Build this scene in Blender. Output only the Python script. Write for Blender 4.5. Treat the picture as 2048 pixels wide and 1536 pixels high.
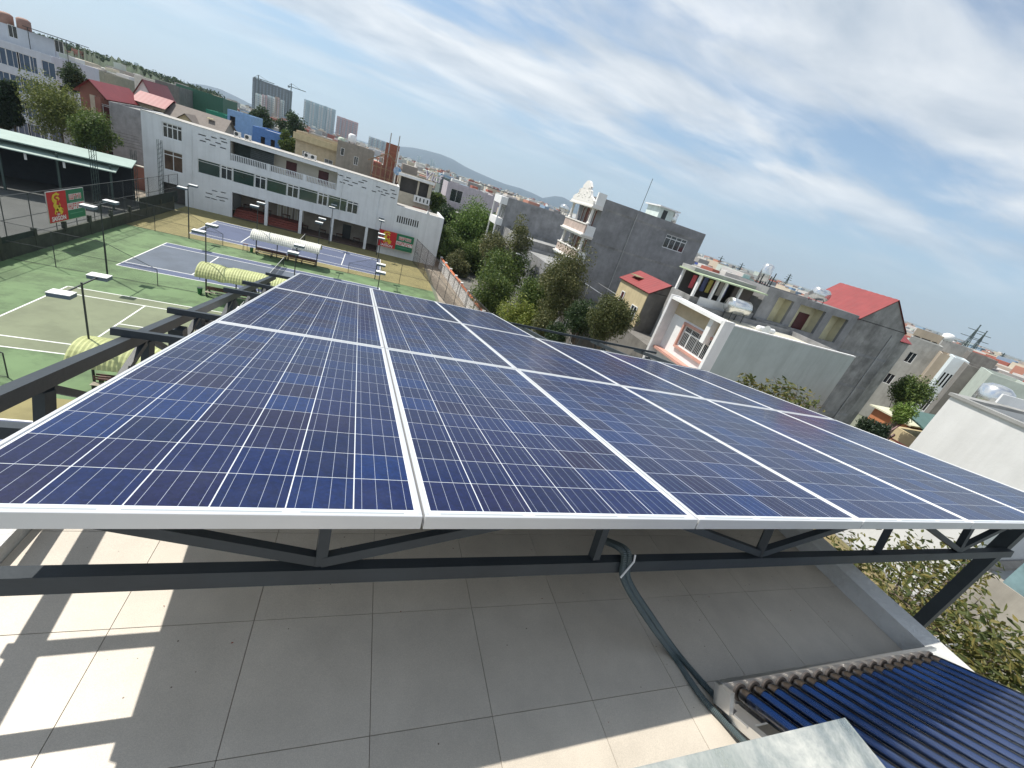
import bpy, bmesh, math, random
from mathutils import Vector, Matrix, Euler
random.seed(7)
for o in list(bpy.data.objects): bpy.data.objects.remove(o)
scene = bpy.context.scene
COL = scene.collection
R = math.radians
# ---------------------------------------------------------------- camera
CAM = Vector((21.5565, -65.2984, 16.7408)); FPX = 837.08
AX = Vector((0.922, -0.2595, 0.2874)); AY = Vector((0.1374, -0.4745, -0.8694)); AZ = Vector((0.3619, 0.8411, -0.4019))
AZ.normalize(); AX = (AX - AZ * AX.dot(AZ)).normalized(); AY = AZ.cross(AX)
cd = bpy.data.cameras.new('camera'); cam = bpy.data.objects.new('camera', cd); COL.objects.link(cam)
cam.matrix_world = Matrix(((AX.x, -AY.x, -AZ.x, CAM.x), (AX.y, -AY.y, -AZ.y, CAM.y), (AX.z, -AY.z, -AZ.z, CAM.z), (0, 0, 0, 1)))
cd.sensor_width = 36.0; cd.lens = FPX / 2048 * 36.0; cd.clip_start = 0.02; cd.clip_end = 60000
scene.camera = cam
scene.render.resolution_x = 1024; scene.render.resolution_y = 768
# ---------------------------------------------------------------- world, sun, exposure
SUN_TO = Vector((-3.08, 2.43, 6.1)).normalized()          # towards the sun
w = bpy.data.worlds.new('World'); scene.world = w; w.use_nodes = True
nt = w.node_tree; nt.nodes.clear(); N = nt.nodes.new; LK = nt.links.new
out = N('ShaderNodeOutputWorld'); bg = N('ShaderNodeBackground'); bg.inputs['Strength'].default_value = 0.1
sky = N('ShaderNodeTexSky'); sky.sky_type = 'NISHITA'; sky.sun_disc = False
sky.sun_elevation = math.asin(SUN_TO.z); sky.sun_rotation = math.atan2(SUN_TO.x, SUN_TO.y)
sky.air_density = 1.0; sky.dust_density = 0.15; sky.ozone_density = 2.0; sky.altitude = 20
tc = N('ShaderNodeTexCoord'); sep = N('ShaderNodeSeparateXYZ'); LK(tc.outputs['Generated'], sep.inputs[0])
def wm(op, a, b=None, clamp=False):
    n = N('ShaderNodeMath'); n.operation = op; n.use_clamp = clamp
    for i, v in enumerate((a, b)):
        if v is None: continue
        if isinstance(v, (int, float)): n.inputs[i].default_value = v
        else: LK(v, n.inputs[i])
    return n.outputs[0]
zc = wm('ADD', wm('MAXIMUM', sep.outputs[2], 0.0), 0.10)
cmb = N('ShaderNodeCombineXYZ'); LK(wm('DIVIDE', sep.outputs[0], zc), cmb.inputs[0]); LK(wm('DIVIDE', sep.outputs[1], zc), cmb.inputs[1])
def cloud(scale, rot, stretch, off, detail, rough, lac=2.0, dist=0.6):
    mp = N('ShaderNodeMapping'); mp.inputs['Rotation'].default_value = (0, 0, rot); mp.inputs['Scale'].default_value = stretch
    mp.inputs['Location'].default_value = off
    LK(cmb.outputs[0], mp.inputs[0]); n = N('ShaderNodeTexNoise'); n.inputs['Scale'].default_value = scale
    n.inputs['Detail'].default_value = detail; n.inputs['Roughness'].default_value = rough; n.inputs['Distortion'].default_value = dist
    LK(mp.outputs[0], n.inputs['Vector']); return n.outputs['Fac']
def sstep(v, a, b):
    n = N('ShaderNodeMapRange'); n.interpolation_type = 'SMOOTHSTEP'; n.inputs[1].default_value = a; n.inputs[2].default_value = b
    LK(v, n.inputs[0]); return n.outputs[0]
c_big = cloud(0.62, R(-20), (1.0, 1.7, 1), (3.1, 1.75, 0), 5, 0.5, dist=0.25)
c_wisp = cloud(1.9, R(-20), (0.8, 2.0, 1), (0.7, 5.2, 2), 8, 0.6, dist=0.6)
mixc = wm('ADD', wm('MULTIPLY', c_big, 0.78), wm('MULTIPLY', c_wisp, 0.22))
dens = sstep(mixc, 0.372, 0.56)
fade = sstep(sep.outputs[2], 0.02, 0.20)
dens = wm('MULTIPLY', wm('MULTIPLY', dens, fade), 0.92)
shade = cloud(1.1, R(-20), (1.0, 1.5, 1), (8.3, 2.2, 4), 6, 0.55, dist=0.3)
cr = N('ShaderNodeValToRGB'); cr.color_ramp.elements[0].position = 0.3; cr.color_ramp.elements[1].position = 0.66
cr.color_ramp.elements[0].color = (3.5, 4.1, 4.8, 1); cr.color_ramp.elements[1].color = (6.9, 7.1, 7.25, 1); LK(shade, cr.inputs[0])
veil = N('ShaderNodeMixRGB'); veil.inputs[2].default_value = (2.75, 3.95, 5.2, 1)     # thin high haze, denser towards the horizon
vr = N('ShaderNodeMapRange'); vr.inputs[1].default_value = 0.0; vr.inputs[2].default_value = 0.45; vr.inputs[3].default_value = 0.75; vr.inputs[4].default_value = 0.10
LK(sep.outputs[2], vr.inputs[0]); LK(vr.outputs[0], veil.inputs[0]); LK(sky.outputs[0], veil.inputs[1])
mx = N('ShaderNodeMixRGB'); LK(dens, mx.inputs[0]); LK(veil.outputs[0], mx.inputs[1]); LK(cr.outputs[0], mx.inputs[2])
LK(mx.outputs[0], bg.inputs[0]); LK(bg.outputs[0], out.inputs[0])
sl = bpy.data.lights.new('sun', 'SUN'); sl.energy = 4.2; sl.angle = R(0.53); sl.color = (1.0, 0.95, 0.87)
so = bpy.data.objects.new('sun', sl); COL.objects.link(so); so.rotation_euler = SUN_TO.to_track_quat('Z', 'Y').to_euler(); so.location = (0, 0, 80)
vs = scene.view_settings; vs.view_transform = 'Standard'; vs.look = 'None'; vs.gamma = 1.0; vs.use_curve_mapping = False; vs.exposure = 0.5
# ---------------------------------------------------------------- pixel -> place (2048 x 1536 photo pixels)
def ray(x, y): return AX * ((x - 1024) / FPX) + AY * ((y - 768) / FPX) + AZ
def atZ(x, y, z=0.0): v = ray(x, y); return CAM + v * ((z - CAM.z) / v.z)
def atY(x, y, Y): v = ray(x, y); return CAM + v * ((Y - CAM.y) / v.y)
def atX(x, y, X): v = ray(x, y); return CAM + v * ((X - CAM.x) / v.x)
def atD(x, y, d): v = ray(x, y); return CAM + v * (d / math.hypot(v.x, v.y))
# ---------------------------------------------------------------- mesh helpers
class MB:
    def __init__(s): s.v = []; s.f = []; s.m = []
    def add(s, vs, fs, m=0):
        b = len(s.v); s.v += [tuple(p) for p in vs]; s.f += [tuple(b + i for i in f) for f in fs]; s.m += [m] * len(fs); return s
    def box(s, x0, x1, y0, y1, z0, z1, m=0):
        x0, x1 = sorted((x0, x1)); y0, y1 = sorted((y0, y1)); z0, z1 = sorted((z0, z1))
        return s.add([(x0,y0,z0),(x1,y0,z0),(x1,y1,z0),(x0,y1,z0),(x0,y0,z1),(x1,y0,z1),(x1,y1,z1),(x0,y1,z1)],
                     [(0,3,2,1),(4,5,6,7),(0,1,5,4),(1,2,6,5),(2,3,7,6),(3,0,4,7)], m)
    def obox(s, o, u, v, n, m=0):           # corner o and three edge vectors
        o, u, v, n = map(Vector, (o, u, v, n))
        if u.cross(v).dot(n) < 0: u, v = v, u
        return s.add([o,o+u,o+u+v,o+v,o+n,o+u+n,o+u+v+n,o+v+n],[(0,3,2,1),(4,5,6,7),(0,1,5,4),(1,2,6,5),(2,3,7,6),(3,0,4,7)], m)
    def bar(s, a, b, wd, ht, up=(0,0,1), m=0):  # rectangular bar from a to b, centred
        a = Vector(a); b = Vector(b); d = b - a; up = Vector(up); side = d.cross(up)
        if side.length < 1e-6: side = d.cross(Vector((1,0,0)))
        side.normalize(); u2 = side.cross(d).normalized()
        return s.obox(a - side*wd/2 - u2*ht/2, d, side*wd, u2*ht, m)
    def tube(s, pts, r, n=8, m=0, cap=True):
        pts = [Vector(p) for p in pts]; rings = []; prev = None
        rr = r if isinstance(r, (list, tuple)) else [r]*len(pts)
        for i, p in enumerate(pts):
            d = (pts[min(i+1, len(pts)-1)] - pts[max(i-1, 0)]).normalized()
            if prev is None:
                prev = d.cross(Vector((0,0,1)));
                if prev.length < 1e-3: prev = d.cross(Vector((1,0,0)))
            a = (prev - d*prev.dot(d)).normalized(); prev = a; b = d.cross(a)
            rings.append([p + (a*math.cos(2*math.pi*k/n) + b*math.sin(2*math.pi*k/n))*rr[i] for k in range(n)])
        vs = [q for rg in rings for q in rg]; fs = []
        for i in range(len(pts)-1):
            for k in range(n): k2 = (k+1) % n; fs.append((i*n+k, i*n+k2, (i+1)*n+k2, (i+1)*n+k))
        if cap: fs.append(tuple(range(n-1, -1, -1))); fs.append(tuple((len(pts)-1)*n+k for k in range(n)))
        return s.add(vs, fs, m)
    def lathe(s, c, prof, n=14, axis='z', m=0):   # prof: (radius, height)
        c = Vector(c); vs = []; fs = []
        for r, h in prof:
            for k in range(n):
                a = 2*math.pi*k/n
                p = (r*math.cos(a), r*math.sin(a), h)
                if axis == 'x': p = (h, r*math.cos(a), r*math.sin(a))
                if axis == 'y': p = (r*math.sin(a), h, r*math.cos(a))
                vs.append(c + Vector(p))
        for i in range(len(prof)-1):
            for k in range(n): k2 = (k+1) % n; fs.append((i*n+k, i*n+k2, (i+1)*n+k2, (i+1)*n+k))
        fs.append(tuple(range(n-1, -1, -1))); fs.append(tuple((len(prof)-1)*n+k for k in range(n)))
        return s.add(vs, fs, m)
    def prism(s, poly, ext, m=0):                 # planar polygon (3d points) extruded by vector
        P = [Vector(p) for p in poly]; e = Vector(ext); n = len(P)
        nrm = Vector((0,0,0))
        for i in range(n): nrm += P[i].cross(P[(i+1) % n])
        if nrm.dot(e) > 0: P = P[::-1]
        return s.add(P + [p+e for p in P], [tuple(range(n)), tuple(range(2*n-1, n-1, -1))] + [(i, i+n, (i+1) % n + n, (i+1) % n) for i in range(n)][::1], m)
    def quad(s, a, b, c, d, m=0): return s.add([a,b,c,d], [(0,1,2,3)], m)
    def build(s, name, mat, parent=None, smooth=False, origin=None, fix=False):
        me = bpy.data.meshes.new(name)
        if origin is None:
            xs, ys, zs = zip(*s.v); origin = Vector(((min(xs)+max(xs))/2, (min(ys)+max(ys))/2, min(zs)))
        origin = Vector(origin)
        me.from_pydata([tuple(Vector(p)-origin) for p in s.v], [], s.f)
        for mm in (mat if isinstance(mat, (list, tuple)) else [mat]): me.materials.append(mm)
        if any(s.m): me.polygons.foreach_set('material_index', s.m)
        if smooth: me.polygons.foreach_set('use_smooth', [True]*len(me.polygons))
        if fix:
            bm = bmesh.new(); bm.from_mesh(me); bmesh.ops.recalc_face_normals(bm, faces=bm.faces); bm.to_mesh(me); bm.free()
        me.update()
        o = bpy.data.objects.new(name, me); COL.objects.link(o)
        o.location = origin
        if parent is not None:
            o.parent = parent
            o.location = origin - WL(parent)
        return o
def WL(o):
    p = Vector(o.location)
    while o.parent is not None: o = o.parent; p = p + Vector(o.location)
    return p
def tag(o, label, cat, group=None):
    o['label'] = label; o['category'] = cat
    if group: o['group'] = group
    return o
def thing(name, label, cat, loc=(0,0,0), group=None):
    o = bpy.data.objects.new(name, None); COL.objects.link(o); o.location = loc; o.empty_display_size = 0.2
    return tag(o, label, cat, group)
def struct(o): o['kind'] = 'structure'; return o
def stuff(o): o['kind'] = 'stuff'; return o
# ---------------------------------------------------------------- materials
MATS = {}
def M(name, col, rough=0.75, var=0.12, scale=1.5, bump=0.0, bscale=30, metal=0.0, coat=0.0, stretch=(1,1,1), col2=None, streak=0.0, spec=0.5, patch=0.0, rnd=0.0, alpha=None, space='pos'):
    if name in MATS: return MATS[name]
    m = bpy.data.materials.new(name); m.use_nodes = True; t = m.node_tree; b = t.nodes['Principled BSDF']
    b.inputs['Roughness'].default_value = rough; b.inputs['Metallic'].default_value = metal; b.inputs['Specular IOR Level'].default_value = spec
    if coat: b.inputs['Coat Weight'].default_value = coat; b.inputs['Coat Roughness'].default_value = 0.06
    n = t.nodes.new; L = t.links.new
    if space == 'pos': src = n('ShaderNodeNewGeometry').outputs['Position']
    else: src = n('ShaderNodeTexCoord').outputs['Object']
    def noise(sc, st, det=5, ro=0.6):
        mp = n('ShaderNodeMapping'); mp.inputs['Scale'].default_value = st; L(src, mp.inputs[0])
        q = n('ShaderNodeTexNoise'); q.inputs['Scale'].default_value = sc; q.inputs['Detail'].default_value = det; q.inputs['Roughness'].default_value = ro
        L(mp.outputs[0], q.inputs['Vector']); return q.outputs['Fac']
    c1 = col; c2 = col2 if col2 else tuple(min(1, c*(1+var)) for c in col)
    c0 = tuple(c*(1-var) for c in col) if not col2 else col
    cr = n('ShaderNodeValToRGB'); cr.color_ramp.elements[0].position = 0.3; cr.color_ramp.elements[1].position = 0.7
    cr.color_ramp.elements[0].color = (*c0, 1); cr.color_ramp.elements[1].color = (*c2, 1)
    L(noise(scale, stretch), cr.inputs[0]); cur = cr.outputs[0]
    def mul(cur, fac, dark):
        x = n('ShaderNodeMixRGB'); x.blend_type = 'MULTIPLY'; x.inputs[2].default_value = (*dark, 1); L(fac, x.inputs[0]); L(cur, x.inputs[1]); return x.outputs[0]
    def ramp(v, a, bb, amt):
        r = n('ShaderNodeMapRange'); r.inputs[1].default_value = a; r.inputs[2].default_value = bb; r.inputs[4].default_value = amt; L(v, r.inputs[0]); return r.outputs[0]
    if streak: cur = mul(cur, ramp(noise(1.0, (1.6, 1.6, 0.12), 6, 0.65), 0.45, 0.72, streak), (0.35, 0.35, 0.33))
    if patch: cur = mul(cur, ramp(noise(0.35, (1, 1, 1), 4, 0.7), 0.46, 0.6, patch), (0.45, 0.45, 0.44))
    if rnd:
        oi = n('ShaderNodeObjectInfo'); mr = n('ShaderNodeMapRange'); mr.inputs[3].default_value = 1-rnd; mr.inputs[4].default_value = 1+rnd; L(oi.outputs['Random'], mr.inputs[0])
        x = n('ShaderNodeVectorMath'); x.operation = 'SCALE'; L(cur, x.inputs[0]); L(mr.outputs[0], x.inputs['Scale']); cur = x.outputs[0]
    L(cur, b.inputs['Base Color'])
    if bump:
        bp = n('ShaderNodeBump'); bp.inputs['Strength'].default_value = bump; bp.inputs['Distance'].default_value = 0.02
        L(noise(bscale, (1,1,1), 4, 0.6), bp.inputs['Height']); L(bp.outputs[0], b.inputs['Normal'])
    if alpha is not None: b.inputs['Alpha'].default_value = alpha
    MATS[name] = m; return m
# ================================================================ TERRACE
ZF = 15.1636; TS = 0.4; TX0 = 20.567; TY0 = -64.619
m_tile = M('tile_ceramic', (0.52, 0.468, 0.392), rough=0.45, var=0.09, scale=5, rnd=0.05, bump=0.03, bscale=200, patch=0.32)
m_grout = M('grout', (0.24, 0.205, 0.165), rough=0.9)
m_conc = M('grey_render', (0.33, 0.33, 0.33), rough=0.85, var=0.15, scale=2.5, bump=0.25, bscale=60, streak=0.25)
m_white = M('white_paint', (0.78, 0.78, 0.77), rough=0.6, var=0.05, scale=1.2, streak=0.12)
m_para = M('parapet_paint', (0.60, 0.60, 0.58), rough=0.7, var=0.08, scale=8, bump=0.5, bscale=35, patch=0.2)
def tile_specks(m):
    t = m.node_tree; b = t.nodes['Principled BSDF']; n = t.nodes.new; L = t.links.new
    src = b.inputs['Base Color'].links[0].from_socket
    g = n('ShaderNodeNewGeometry'); v = n('ShaderNodeTexVoronoi'); v.inputs['Scale'].default_value = 22; L(g.outputs['Position'], v.inputs['Vector'])
    r = n('ShaderNodeMapRange'); r.inputs[1].default_value = 0.045; r.inputs[2].default_value = 0.07; r.inputs[3].default_value = 1; r.inputs[4].default_value = 0; L(v.outputs['Distance'], r.inputs[0])
    q = n('ShaderNodeTexNoise'); q.inputs['Scale'].default_value = 2.6; L(g.outputs['Position'], q.inputs['Vector'])
    r2 = n('ShaderNodeMapRange'); r2.inputs[1].default_value = 0.5; r2.inputs[2].default_value = 0.56; L(q.outputs['Fac'], r2.inputs[0])
    mm = n('ShaderNodeMath'); mm.operation = 'MULTIPLY'; L(r.outputs[0], mm.inputs[0]); L(r2.outputs[0], mm.inputs[1])
    x = n('ShaderNodeMixRGB'); x.inputs[2].default_value = (0.10, 0.07, 0.05, 1); L(mm.outputs[0], x.inputs[0]); L(src, x.inputs[1])
    q2 = n('ShaderNodeTexNoise'); q2.inputs['Scale'].default_value = 420; q2.inputs['Detail'].default_value = 2; L(g.outputs['Position'], q2.inputs['Vector'])
    r3 = n('ShaderNodeMapRange'); r3.inputs[1].default_value = 0.3; r3.inputs[2].default_value = 0.7; r3.inputs[3].default_value = 0.86; r3.inputs[4].default_value = 1.1; L(q2.outputs['Fac'], r3.inputs[0])
    y = n('ShaderNodeVectorMath'); y.operation = 'SCALE'; L(x.outputs[0], y.inputs[0]); L(r3.outputs[0], y.inputs['Scale'])
    L(y.outputs[0], b.inputs['Base Color'])
tile_specks(m_tile)
own = thing('house', 'tiled roof terrace building carrying the solar array', 'house', (22.5, -64, 0))
MB().box(20.56, 24.74, -70.0, -61.2, 0, ZF-0.02).build('wall', m_white, own)
floor = struct(MB().box(20.46, 24.66, -69.5, -61.6, ZF-0.019, ZF-0.004).build('terrace_floor', m_grout))
tmb = MB(); gp = 0.0011; tmb.box(-TS/2+gp, TS/2-gp, -TS/2+gp, TS/2-gp, -0.008, 0.0)
tproto = None
for i in range(10):
    for j in range(-6, 7):
        c = Vector((TX0 + (i+0.5)*TS, TY0 + (j+0.5)*TS, ZF + random.uniform(-0.0004, 0.0004)))
        if tproto is None: o = tproto = tmb.build('tile', m_tile, floor, origin=(0,0,0)); 
        else: o = tproto.copy(); COL.objects.link(o); o.parent = floor
        o.location = c - Vector(floor.location)
# parapet right (low, rough render) and kerb left
XR = 24.567
pk = thing('parapet', 'low grey rendered parapet along the right edge of the terrace', 'parapet', (XR+0.09, -64, ZF))
pm = MB(); ny = 40; prof = []
for k in range(ny+1):
    y = -68.5 + k*(-61.8+68.5)/ny; e = random.uniform(-0.006, 0.006); prof.append((y, e))
vs = []; fs = []
for y, e in prof: vs += [(XR+e, y, ZF-0.01), (XR+0.012+e*0.4, y, ZF+0.10), (XR+0.175, y, ZF+0.104), (XR+0.175, y, ZF-1.2)]
for k in range(ny):
    for q in range(3): fs.append((k*4+q, k*4+q+1, k*4+5+q, k*4+4+q))
fs.append((0,3,2,1)); fs.append((ny*4, ny*4+1, ny*4+2, ny*4+3))
pm.add(vs, fs).build('coping', m_para, pk, fix=True)
kb = MB().box(20.30, 20.566, -70, -63.6, ZF-0.01, ZF+0.06); tag(kb.build('kerb', m_para), 'low pale kerb along the left edge of the terrace', 'kerb')
# ================================================================ SOLAR ARRAY
PO = Vector((20.7983, -64.4747, 15.9067))
PX = Vector((0.9998, 0.0190, -0.0035)).normalized(); PN = Vector((0.0, 0.1831, 0.9831)); PN = (PN - PX*PN.dot(PX)).normalized(); PY = PN.cross(PX)
PROT = Matrix((PX, PY, PN)).transposed()
def pp(a, b, n=0.0): return PO + PX*a + PY*b + PN*n
PW, PLn, PTH = 0.992, 1.962, 0.040
m_alu = M('anodised_aluminium', (0.60, 0.61, 0.62), rough=0.42, metal=0.35, var=0.03, scale=4, space='obj')
m_back = M('white_backsheet_under_glass', (0.62, 0.65, 0.68), rough=0.5, var=0.03, coat=0.5, space='obj')
m_rib = M('tinned_ribbon', (0.42, 0.46, 0.47), rough=0.4, metal=0.3, coat=1.0, space='obj')
m_junc = M('backsheet_underside', (0.7, 0.7, 0.7), rough=0.6)
def cell_material():
    m = bpy.data.materials.new('polycrystalline_cell_under_glass'); m.use_nodes = True; t = m.node_tree; b = t.nodes['Principled BSDF']; n = t.nodes.new; L = t.links.new
    tcn = n('ShaderNodeTexCoord'); oi = n('ShaderNodeObjectInfo')
    cr = n('ShaderNodeValToRGB'); e = cr.color_ramp.elements
    e[0].position = 0.0; e[0].color = (0.004, 0.009, 0.044, 1); e[1].position = 1.0; e[1].color = (0.003, 0.018, 0.088, 1)
    for p, c in ((0.3, (0.004, 0.012, 0.064)), (0.55, (0.008, 0.008, 0.037)), (0.8, (0.003, 0.015, 0.076))):
        q = e.new(p); q.color = (*c, 1)
    L(oi.outputs['Random'], cr.inputs[0])
    vo = n('ShaderNodeTexVoronoi'); vo.inputs['Scale'].default_value = 90; L(tcn.outputs['Object'], vo.inputs['Vector'])
    mr = n('ShaderNodeMapRange'); mr.inputs[3].default_value = 0.8; mr.inputs[4].default_value = 1.25
    sx = n('ShaderNodeSeparateXYZ'); L(vo.outputs['Color'], sx.inputs[0]); L(sx.outputs[0], mr.inputs[0])
    sc = n('ShaderNodeVectorMath'); sc.operation = 'SCALE'; L(cr.outputs[0], sc.inputs[0]); L(mr.outputs[0], sc.inputs['Scale'])
    # dust film, world space
    g = n('ShaderNodeNewGeometry'); ns = n('ShaderNodeTexNoise'); ns.inputs['Scale'].default_value = 5; ns.inputs['Detail'].default_value = 8; ns.inputs['Roughness'].default_value = 0.7
    L(g.outputs['Position'], ns.inputs['Vector']); dr = n('ShaderNodeMapRange'); dr.inputs[1].default_value = 0.45; dr.inputs[2].default_value = 0.8; dr.inputs[3].default_value = 0.002; dr.inputs[4].default_value = 0.055
    L(ns.outputs['Fac'], dr.inputs[0]); dm = n('ShaderNodeMixRGB'); dm.inputs[2].default_value = (0.22, 0.24, 0.30, 1); L(dr.outputs[0], dm.inputs[0]); L(sc.outputs[0], dm.inputs[1])
    # four busbars
    so_ = n('ShaderNodeSeparateXYZ'); L(tcn.outputs['Object'], so_.inputs[0])
    def mth(op, a, bb):
        k = n('ShaderNodeMath'); k.operation = op
        for i, v in enumerate((a, bb)):
            if isinstance(v, (int, float)): k.inputs[i].default_value = v
            else: L(v, k.inputs[i])
        return k.outputs[0]
    u = mth('FRACT', mth('ADD', mth('MULTIPLY', so_.outputs[0], 1/0.0390), 8.0), 0); u = mth('ABSOLUTE', mth('SUBTRACT', u, 0.5), 0)
    line = mth('LESS_THAN', u, 0.0135)
    fm = n('ShaderNodeMixRGB'); fm.inputs[2].default_value = (0.34, 0.37, 0.43, 1); L(line, fm.inputs[0]); L(dm.outputs[0], fm.inputs[1])
    L(fm.outputs[0], b.inputs['Base Color'])
    b.inputs['Roughness'].default_value = 0.5; b.inputs['Specular IOR Level'].default_value = 0.12; b.inputs['Coat Weight'].default_value = 0.6; b.inputs['Coat IOR'].default_value = 1.34
    L(mth('ADD', mth('MULTIPLY', dr.outputs[0], 0.6), 0.15), b.inputs['Coat Roughness'])
    return m
m_cell = cell_material()
def make_panel():
    root = bpy.data.objects.new('solar_panel', None); COL.objects.link(root)
    f = MB(); lip = 0.012
    f.box(0, PW, 0, lip, -PTH, 0); f.box(0, PW, PLn-lip, PLn, -PTH, 0); f.box(0, lip, lip, PLn-lip, -PTH, 0); f.box(PW-lip, PW, lip, PLn-lip, -PTH, 0)
    fr = f.build('frame', m_alu, root, origin=(0,0,0))
    bv = fr.modifiers.new('bevel', 'BEVEL'); bv.width = 0.0012; bv.segments = 1
    MB().box(lip, PW-lip, lip, PLn-lip, -0.009, -0.0035).build('backsheet', [m_back], root, origin=(0,0,0))
    pit = 0.1592; pity = 0.1587; x0 = PW/2 - 2.5*pit; y0 = PLn/2 - 5.5*pity + 0.004; h = 0.078
    cm = MB(); ch = 0.001
    cm.add([(-h+ch,-h,0),(h-ch,-h,0),(h,-h+ch,0),(h,h-ch,0),(h-ch,h,0),(-h+ch,h,0),(-h,h-ch,0),(-h,-h+ch,0)], [tuple(range(8))])
    first = None
    for i in range(6):
        for j in range(12):
            if first is None: o = first = cm.build('cell', m_cell, root, origin=(0,0,0))
            else: o = first.copy(); COL.objects.link(o); o.parent = root
            o.location = (x0+i*pit, y0+j*pity, -0.0031)
    for (u0, u1) in ((0.045, 0.30), (0.34, 0.65), (0.69, 0.945)):
        MB().quad((u0,0.0165,-0.0031),(u1,0.0165,-0.0031),(u1,0.0215,-0.0031),(u0,0.0215,-0.0031)).build('ribbon', m_rib, root)
    return root
def copy_tree(o, parent=None):
    c = o.copy(); COL.objects.link(c); c.parent = parent
    for ch in list(o.children): copy_tree(ch, c)
    return c
pproto = make_panel(); ORD = ['first', 'second', 'third', 'fourth', 'fifth', 'sixth']; ROWN = ['front row nearest the terrace', 'middle row', 'back row farthest from the terrace']
pk_ = 0
for r_, ncol in enumerate((6, 6, 3)):
    for i in range(ncol):
        o = pproto if pk_ == 0 else copy_tree(pproto); pk_ += 1
        o.location = pp(i*0.999 + 0.0035, r_*1.977 + 0.003, random.uniform(-0.001, 0.001)); o.rotation_euler = PROT.to_euler()
        tag(o, 'blue polycrystalline solar panel, %s from the left in the %s' % (ORD[i], ROWN[r_]), 'solar panel', 'solar panels of the sloping array')
# ================================================================ STEEL RACK
m_steel = M('dark_grey_painted_steel', (0.036, 0.045, 0.053), rough=0.5, var=0.15, scale=5, spec=0.35, bump=0.06, bscale=60)
rk = thing('steel_rack', 'dark grey welded steel rack holding up the solar panels', 'rack', (PO.x+3, PO.y+2.5, ZF))
def pbar(name, a, b, wd, ht):
    return MB().bar(a, b, wd, ht, up=PN).build(name, m_steel, rk)
PUR = (0.47, 1.64, 2.33, 3.58, 4.27, 5.50)
for k, b in enumerate(PUR):
    a1 = 6.25
    pbar('purlin', pp(-0.34, b, -0.058), pp(a1, b, -0.058), 0.04, 0.036)
RAF = (-0.275, 1.68, 3.46, 4.95, 5.95)
for a in RAF:
    b1 = 5.75
    pbar('rafter', pp(a, 0.13, -0.1060), pp(a, b1, -0.1060), 0.045, 0.058)
    pbar('bottom_chord', pp(a, 0.65, -0.36), pp(a, b1-0.1, -0.36), 0.04, 0.04)
    q = 1.0
    while q < b1:
        pbar('web_post', pp(a, q, -0.34), pp(a, q, -0.15), 0.04, 0.05)
        if q+0.85 < b1:
            pbar('diagonal', pp(a, q+0.03, -0.15), pp(a, q+0.42, -0.34), 0.03, 0.03); pbar('diagonal', pp(a, q+0.82, -0.15), pp(a, q+0.44, -0.34), 0.03, 0.03)
        q += 0.87
# front truss
FB = 0.18
def fch(a): return -0.309 - 0.012*max(0, a-0.8)
pbar('bottom_chord', pp(-0.30, FB, fch(0)), pp(5.33, FB, fch(5.3)), 0.045, 0.05)
pbar('top_chord', pp(0.01, FB, -0.0655), pp(6.2, FB, -0.0655), 0.04, 0.045)
nodes = (-1.05, 0.76, 2.69, 4.57); tops = (-0.16, 1.75, 3.67, 5.4)
for a in nodes[1:] + tops[1:3]: pbar('web_post', pp(a, FB, fch(a)+0.024), pp(a, FB, -0.089), 0.032, 0.034)
for i in range(1, 4):
    a = nodes[i]
    pbar('diagonal', pp(a, FB+0.001, fch(a)+0.035), pp(tops[i-1]+0.24, FB+0.001, -0.1), 0.032, 0.032)
    pbar('diagonal', pp(a, FB-0.001, fch(a)+0.035), pp(tops[i]-0.26, FB-0.001, -0.1), 0.032, 0.032)
# posts
p_ = pp(5.36, FB+0.01, -0.10); MB().box(p_.x-0.04, p_.x+0.04, p_.y-0.04, p_.y+0.04, 12.2, p_.z).build('post', m_steel, rk)
for a, b in ((-0.275, 2.3), (1.68, 4.6), (5.95, 4.6), (-0.275, 5.2)):
    p_ = pp(a, b, -0.16); MB().box(p_.x-0.04, p_.x+0.04, p_.y-0.04, p_.y+0.04, 12.2, p_.z).build('post', m_steel, rk)
# lower balcony slab the rack also stands on
MB().box(20.9, 27.2, -64.4, -58.2, 11.9, 12.2).build('lower_slab', m_conc, own)
MB().box(20.9, 24.74, -61.2, -58.4, 0, 11.9).build('lower_wall', m_white, own)
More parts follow.
